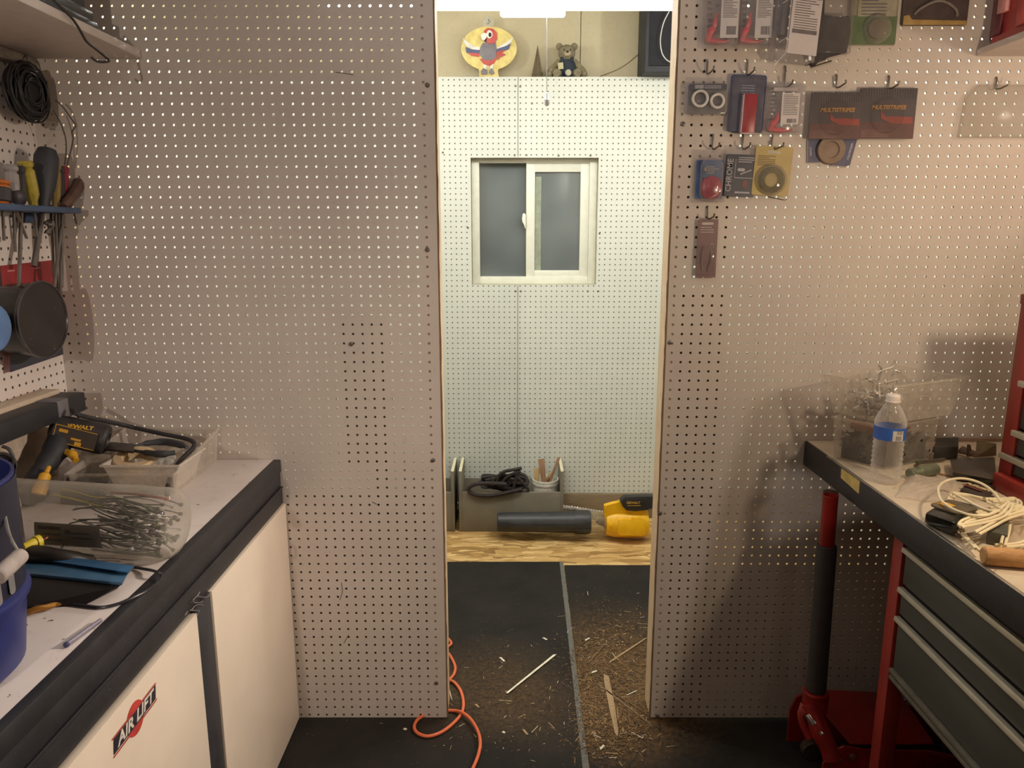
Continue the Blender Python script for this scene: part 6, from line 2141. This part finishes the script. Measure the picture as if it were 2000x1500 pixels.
# ------------------------------------------------------------------ floor debris
OC = M_('orange_cord', (226, 112, 70), .5, var=.05)
zf = .18
pts = [(868, 1268), (880, 1282), (889, 1302), (886, 1318), (874, 1330), (866, 1333)]
p0 = [U(x, y, Z=zf) for x, y in pts]
p0 = [Vector((-9.5, p0[0].y + 3.5, zf)), Vector((-8.4, p0[0].y + 1.5, zf))] + [p0[0] + Vector((.2, 0, 0))] + p0[1:]
more = [U(x, y, Z=zf + .1) for x, y in ((872, 1328), (886, 1332), (899, 1348), (905, 1370), (902, 1392), (886, 1412), (862, 1430), (836, 1438), (816, 1432), (809, 1420), (816, 1405), (836, 1394), (862, 1389), (888, 1388))]
more2 = [U(x, y, Z=zf + .45) for x, y in ((905, 1393), (921, 1407), (934, 1430), (938, 1452), (934, 1475), (924, 1500), (915, 1520), (900, 1560))]
m = MB().tube(p0[:-1] + more + more2, .19, 12, sm=6)
single('extension_cord', m, OC, 'orange extension cord coiled on the floor by the left door jamb', 'cord')
single('wire_scrap', MB().tube([U(873, 1337, Z=.1), U(878, 1350, Z=.1), U(883, 1368, Z=.08)], [.06, .09, .04], 6), M_('scrap_pale', (214, 190, 160), .4), 'short pale wire scrap inside the orange cord loop', 'scrap')
WS = M_('splinter_white', (236, 230, 205), .6)
m = MB().hexa([U(988, 1354, Z=.02), U(991, 1355, Z=.02), U(1086, 1280, Z=.02), U(1082, 1279, Z=.02)], [U(988, 1353, Z=.2), U(992, 1354, Z=.2), U(1087, 1278, Z=.2), U(1081, 1278, Z=.2)])
single('wood_strip', m, WS, 'long bright white wood strip lying on the left mat', 'strip')
TS = wood('splinter_tan', (150, 122, 88), (176, 148, 110), (20, 20, 4))
TD = wood('splinter_dark', (110, 86, 58), (140, 112, 80), (20, 20, 4))
for (a, b_, w_, mt, lb) in (((1183, 1317), (1206, 1440), .38, TS, 'widest tan wood slat lying on the sawdust of the right mat'),
                           ((1188, 1296), (1264, 1246), .14, TS, 'tan wood stick running to the right door jamb'),
                           ((1148, 1297), (1180, 1261), .08, TD, 'thin dark stick behind the tan slats on the right mat'),
                           ((1163, 1333), (1278, 1422), .1, TD, 'long thin dark stick crossing toward the right jamb'),
                           ((1200, 1355), (1268, 1398), .06, TD, 'thin dark splinter above the long crossing stick'),
                           ((1138, 1365), (1185, 1361), .05, TD, 'thin horizontal splinter left of the widest slat')):
    A_, B_2 = U(*a, Z=.0), U(*b_, Z=.0)
    f = FR(A_, x=B_2 - A_, z=(0, 0, 1))
    L = (B_2 - A_).length
    m = MB(f).prism([(0, -w_ * .7), (L * .1, -w_), (L * .6, -w_ * .9), (L * .95, -w_ * .6), (L, 0), (L * .93, w_ * .6), (L * .5, w_), (L * .05, w_ * .9)], .16, -.04, .02)
    single('wood_splinter', m, mt, lb, 'splinter')
for i, ((a, b_), (c_, d_), lb) in enumerate((((976, 1284), (985, 1292), 'small pale chip near the top end of the white strip'), ((1060, 1246), (1068, 1250), 'small tan chip beyond the white strip'),
                                            ((1142, 1252), (1151, 1247), 'bright chip right of the seam near the right mat middle'), ((1155, 1315), (1165, 1311), 'bright chip beside the thin dark stick'),
                                            ((1172, 1465), (1179, 1457), 'bright chip at the bottom of the right mat'), ((981, 1430), (986, 1432), 'white round chip on the left mat beside the cord'),
                                            ((928, 1376), (935, 1382), 'small tan chip inside the sawdust on the left mat'), ((1155, 1430), (1163, 1434), 'tan bark flake on the right mat'),
                                            ((788, 1424), (794, 1425), 'white speck chip on the dark mat left of the cord loop'), ((1021, 1425), (1030, 1435), 'curled tan shaving on the left mat'))):
    A_, B_2 = U(a, b_, Z=.02), U(c_, d_, Z=.02)
    f = FR(A_, x=B_2 - A_, z=(0, 0, 1))
    L = (B_2 - A_).length
    single('wood_chip', MB(f).prism([(0, -.1), (L, -.14), (L * 1.1, .08), (L * .2, .14)], .1), WS if 'white' in lb or 'bright' in lb else TS, lb, 'wood chip')


def dust(name, label, regions, n, cols, seed, smin=.03, smax=.16, long_=.0):
    Rn = random.Random(seed)
    m = MB()
    bm = m.bm
    for k in range(n):
        (x0, y0, sx_, sy_) = Rn.choice(regions)
        px, py = Rn.gauss(x0, sx_), Rn.gauss(y0, sy_)
        if not (872 < px < 1275 or py > 1410):
            continue
        p = U(px, py, Z=.012)
        s = Rn.uniform(smin, smax) * (1 if Rn.random() < .85 else 1.6)
        a = Rn.uniform(0, PI)
        l_ = s * (Rn.uniform(3, 9) if Rn.random() < long_ else Rn.uniform(.8, 1.6))
        w_ = s * .5
        dx, dy = math.cos(a), math.sin(a)
        h = Rn.uniform(0, .04)
        c4_ = [(-l_, -w_), (l_, -w_), (l_, w_), (-l_, w_)]
        vs = [bm.verts.new((p.x + u_ * dx - v_ * dy, p.y + u_ * dy + v_ * dx, .012 + h + (Rn.uniform(0, .05)))) for u_, v_ in c4_]
        fc = bm.faces.new(vs)
        fc.material_index = Rn.randrange(len(cols))
    o = obj(name, m, cols, None, smooth=False)
    o['label'] = label
    o['category'] = 'sawdust'
    o['kind'] = 'stuff'
    return o


DC_ = [M_('dust_a', (132, 102, 66), .9), M_('dust_b', (104, 80, 52), .9), M_('dust_c', (158, 126, 84), .9), M_('dust_d', (90, 70, 48), .9)]
DC2 = [M_('dust_e', (92, 72, 50), .9), M_('dust_f', (76, 62, 46), .9), M_('dust_g', (112, 88, 58), .9)]
dust('sawdust', 'brown sawdust and shavings spread over the right mat', [(1200, 1345, 32, 36), (1200, 1385, 28, 34), (1170, 1320, 24, 34), (1230, 1400, 24, 24), (1185, 1430, 36, 32), (1165, 1285, 30, 26), (1195, 1250, 45, 36), (1150, 1380, 14, 40)], 9500, DC_, 3, .02, .085, .06)
dust('sawdust', 'faint brown sawdust patch on the left mat', [(960, 1345, 34, 26), (935, 1320, 26, 28), (1000, 1370, 48, 26), (1040, 1310, 50, 30), (960, 1250, 45, 35)], 2200, DC2, 4, .015, .06, .03)
dust('shavings', 'pale thin shavings scattered over both mats', [(1200, 1330, 38, 55), (1040, 1340, 80, 50), (1000, 1430, 90, 30), (1210, 1440, 50, 30), (1200, 1220, 40, 40)], 330, [M_('shave_a', (206, 184, 140), .8), M_('shave_b', (176, 148, 104), .8), M_('shave_c', (226, 214, 190), .8)], 5, .025, .07, .5)

# ------------------------------------------------------------------ the photographer, standing behind the camera and casting the shadow
SKIN = M_('skin', (206, 160, 132), .55, var=.04)
SHIRT = M_('shirt_grey', (92, 92, 98), .85, bump=.4, bs=300)
JEAN = M_('jeans_blue', (56, 66, 92), .85, bump=.4, bs=400)


def skinned(name, verts, edges, radii, mat, parent, root=0, sub=2):
    me = bpy.data.meshes.new(name)
    o0 = org(parent)
    me.from_pydata([Vector(v) * IN - o0 for v in verts], edges, [])
    o = bpy.data.objects.new(name, me)
    COL.objects.link(o)
    o.parent = parent
    md = o.modifiers.new('skin', 'SKIN')
    md.use_smooth_shade = True
    for i, r in enumerate(radii):
        rr = r if isinstance(r, tuple) else (r, r)
        me.skin_vertices[0].data[i].radius = (rr[0] * IN, rr[1] * IN)
        me.skin_vertices[0].data[i].use_root = (i == root)
    s = o.modifiers.new('subsurf', 'SUBSURF')
    s.levels = s.render_levels = sub
    me.materials.append(mat)
    return o


PY = -13.0
SC = .95
HX = 3.2
t = thing('person', 'person in a grey shirt and jeans holding up a phone behind the view', 'person', (0, PY, 0))
V_, E_, Rr = [], [], []


def av(p, r, prev=None):
    V_.append((p[0], p[1], p[2] * SC))
    Rr.append(r)
    if prev is not None:
        E_.append((prev, len(V_) - 1))
    return len(V_) - 1


pel = av((0, PY, 37), (6.2, 4.6))
wa = av((0, PY, 43), (5.3, 4.0), pel)
ch = av((0, PY, 50), (6.3, 4.6), wa)
sh_ = av((0, PY, 55.5), (5.2, 3.6), ch)
nk = av((1.8, PY + .3, 59.0), 2.4, sh_)
hd = av((HX, PY + .8, 62.5), 3.0, nk)
hd2 = av((HX, PY + .8, 65.5), (3.3, 3.8), hd)
av((HX, PY + .5, 68.2), 2.5, hd2)
for s in (-1, 1):
    a = av((s * 6.8, PY, 55.5), 2.5, sh_)
    e_ = av((s * 10.2, PY + 2.0, 45.5), 1.8, a)
    e2 = av((s * 7.2, PY + 7, 50), 1.5, e_)
    w2 = av((s * 4.6, PY + 11.2, 56.6), 1.05, e2)
    pm = av((s * 3.9, PY + 11.9, 58.5), (1.4, .7), w2)
    for k, (dz, ln) in enumerate(((1.2, 1.9), (.55, 2.1), (-.1, 2.0), (-.7, 1.6))):
        k1 = av((s * 3.7, PY + 12.15, 59.3 + dz), .42, pm)
        k2 = av((s * (3.7 - ln * .5), PY + 11.9, 59.4 + dz * 1.1), .38, k1)
        av((s * (3.7 - ln), PY + 11.6, 59.4 + dz * 1.1), .32, k2)
    th = av((s * 3.6, PY + 12.3, 57.6), .48, pm)
    av((s * 2.6, PY + 12.35, 57.2), .4, th)
    h1 = av((s * 3.4, PY, 35.5), 4.2, pel)
    k_ = av((s * 3.9, PY + .3, 19.5), 2.7, h1)
    an = av((s * 4.0, PY - .5, 4), 1.6, k_)
    ft = av((s * 4.3, PY + 2.5, 1.6), 1.5, an)
    av((s * 4.6, PY + 6, 1.2), 1.2, ft)
obj_b = skinned('body', V_, E_, Rr, SKIN, t)
# clothes
skinned('shirt', [(a_, b_, c_ * SC) for a_, b_, c_ in [(0, PY, 36), (0, PY, 43), (0, PY, 50), (0, PY, 55.5), (6.8, PY, 55.4), (9.6, PY + 1.4, 47), (-6.8, PY, 55.4), (-9.6, PY + 1.4, 47)]], [(0, 1), (1, 2), (2, 3), (3, 4), (4, 5), (3, 6), (6, 7)], [(7, 5.2), (6.6, 5.0), (7.0, 5.2), (5.8, 4.1), 3.0, 2.5, 3.0, 2.5], SHIRT, t)
skinned('trousers', [(a_, b_, c_ * SC) for a_, b_, c_ in [(0, PY, 37.5), (3.5, PY, 34.5), (4.0, PY + .3, 19.5), (4.1, PY - .4, 4.5), (-3.5, PY, 34.5), (-4.0, PY + .3, 19.5), (-4.1, PY - .4, 4.5)]], [(0, 1), (1, 2), (2, 3), (0, 4), (4, 5), (5, 6)], [(6.9, 5.1), 4.8, 3.4, 2.7, 4.8, 3.4, 2.7], JEAN, t)
obj('hair', MB().ell((HX, PY + .1, 67.0 * SC), (3.7, 4.1, 3.6)), M_('hair_brown', (60, 44, 34), .8, bump=.8), t)
for s in (-1, 1):
    obj('eye', MB().ell((HX + s * 1.3, PY + 4.4, 65.4 * SC), (.45, .3, .35)), WHT, t)
    obj('ear', MB().ell((HX + s * 3.5, PY + .8, 65 * SC), (.4, .8, 1.2)), SKIN, t)
    obj('shoe', MB().ell((s * 4.5, PY + 3.2, 1.45), (2.2, 5.4, 1.45)), M_('shoe_black', (38, 38, 40), .6), t)
obj('nose', MB().ell((HX, PY + 4.8, 64.4 * SC), (.5, .7, .8)), SKIN, t)
obj('mouth', MB().ell((HX, PY + 4.2, 62.6 * SC), (1.0, .3, .25)), M_('lips', (170, 100, 90), .5), t)
tp = thing('phone', 'black phone held up in both hands behind the view', 'phone', (0, -1.2, 55.9))
obj('phone_body', MB().box(-3.1, 3.1, -1.35, -1.05, 54.3, 57.4, .12), BLK, tp)
obj('screen', MB().box(-2.9, 2.9, -1.38, -1.34, 54.45, 57.25), M_('phone_screen', (70, 80, 90), .1), tp)
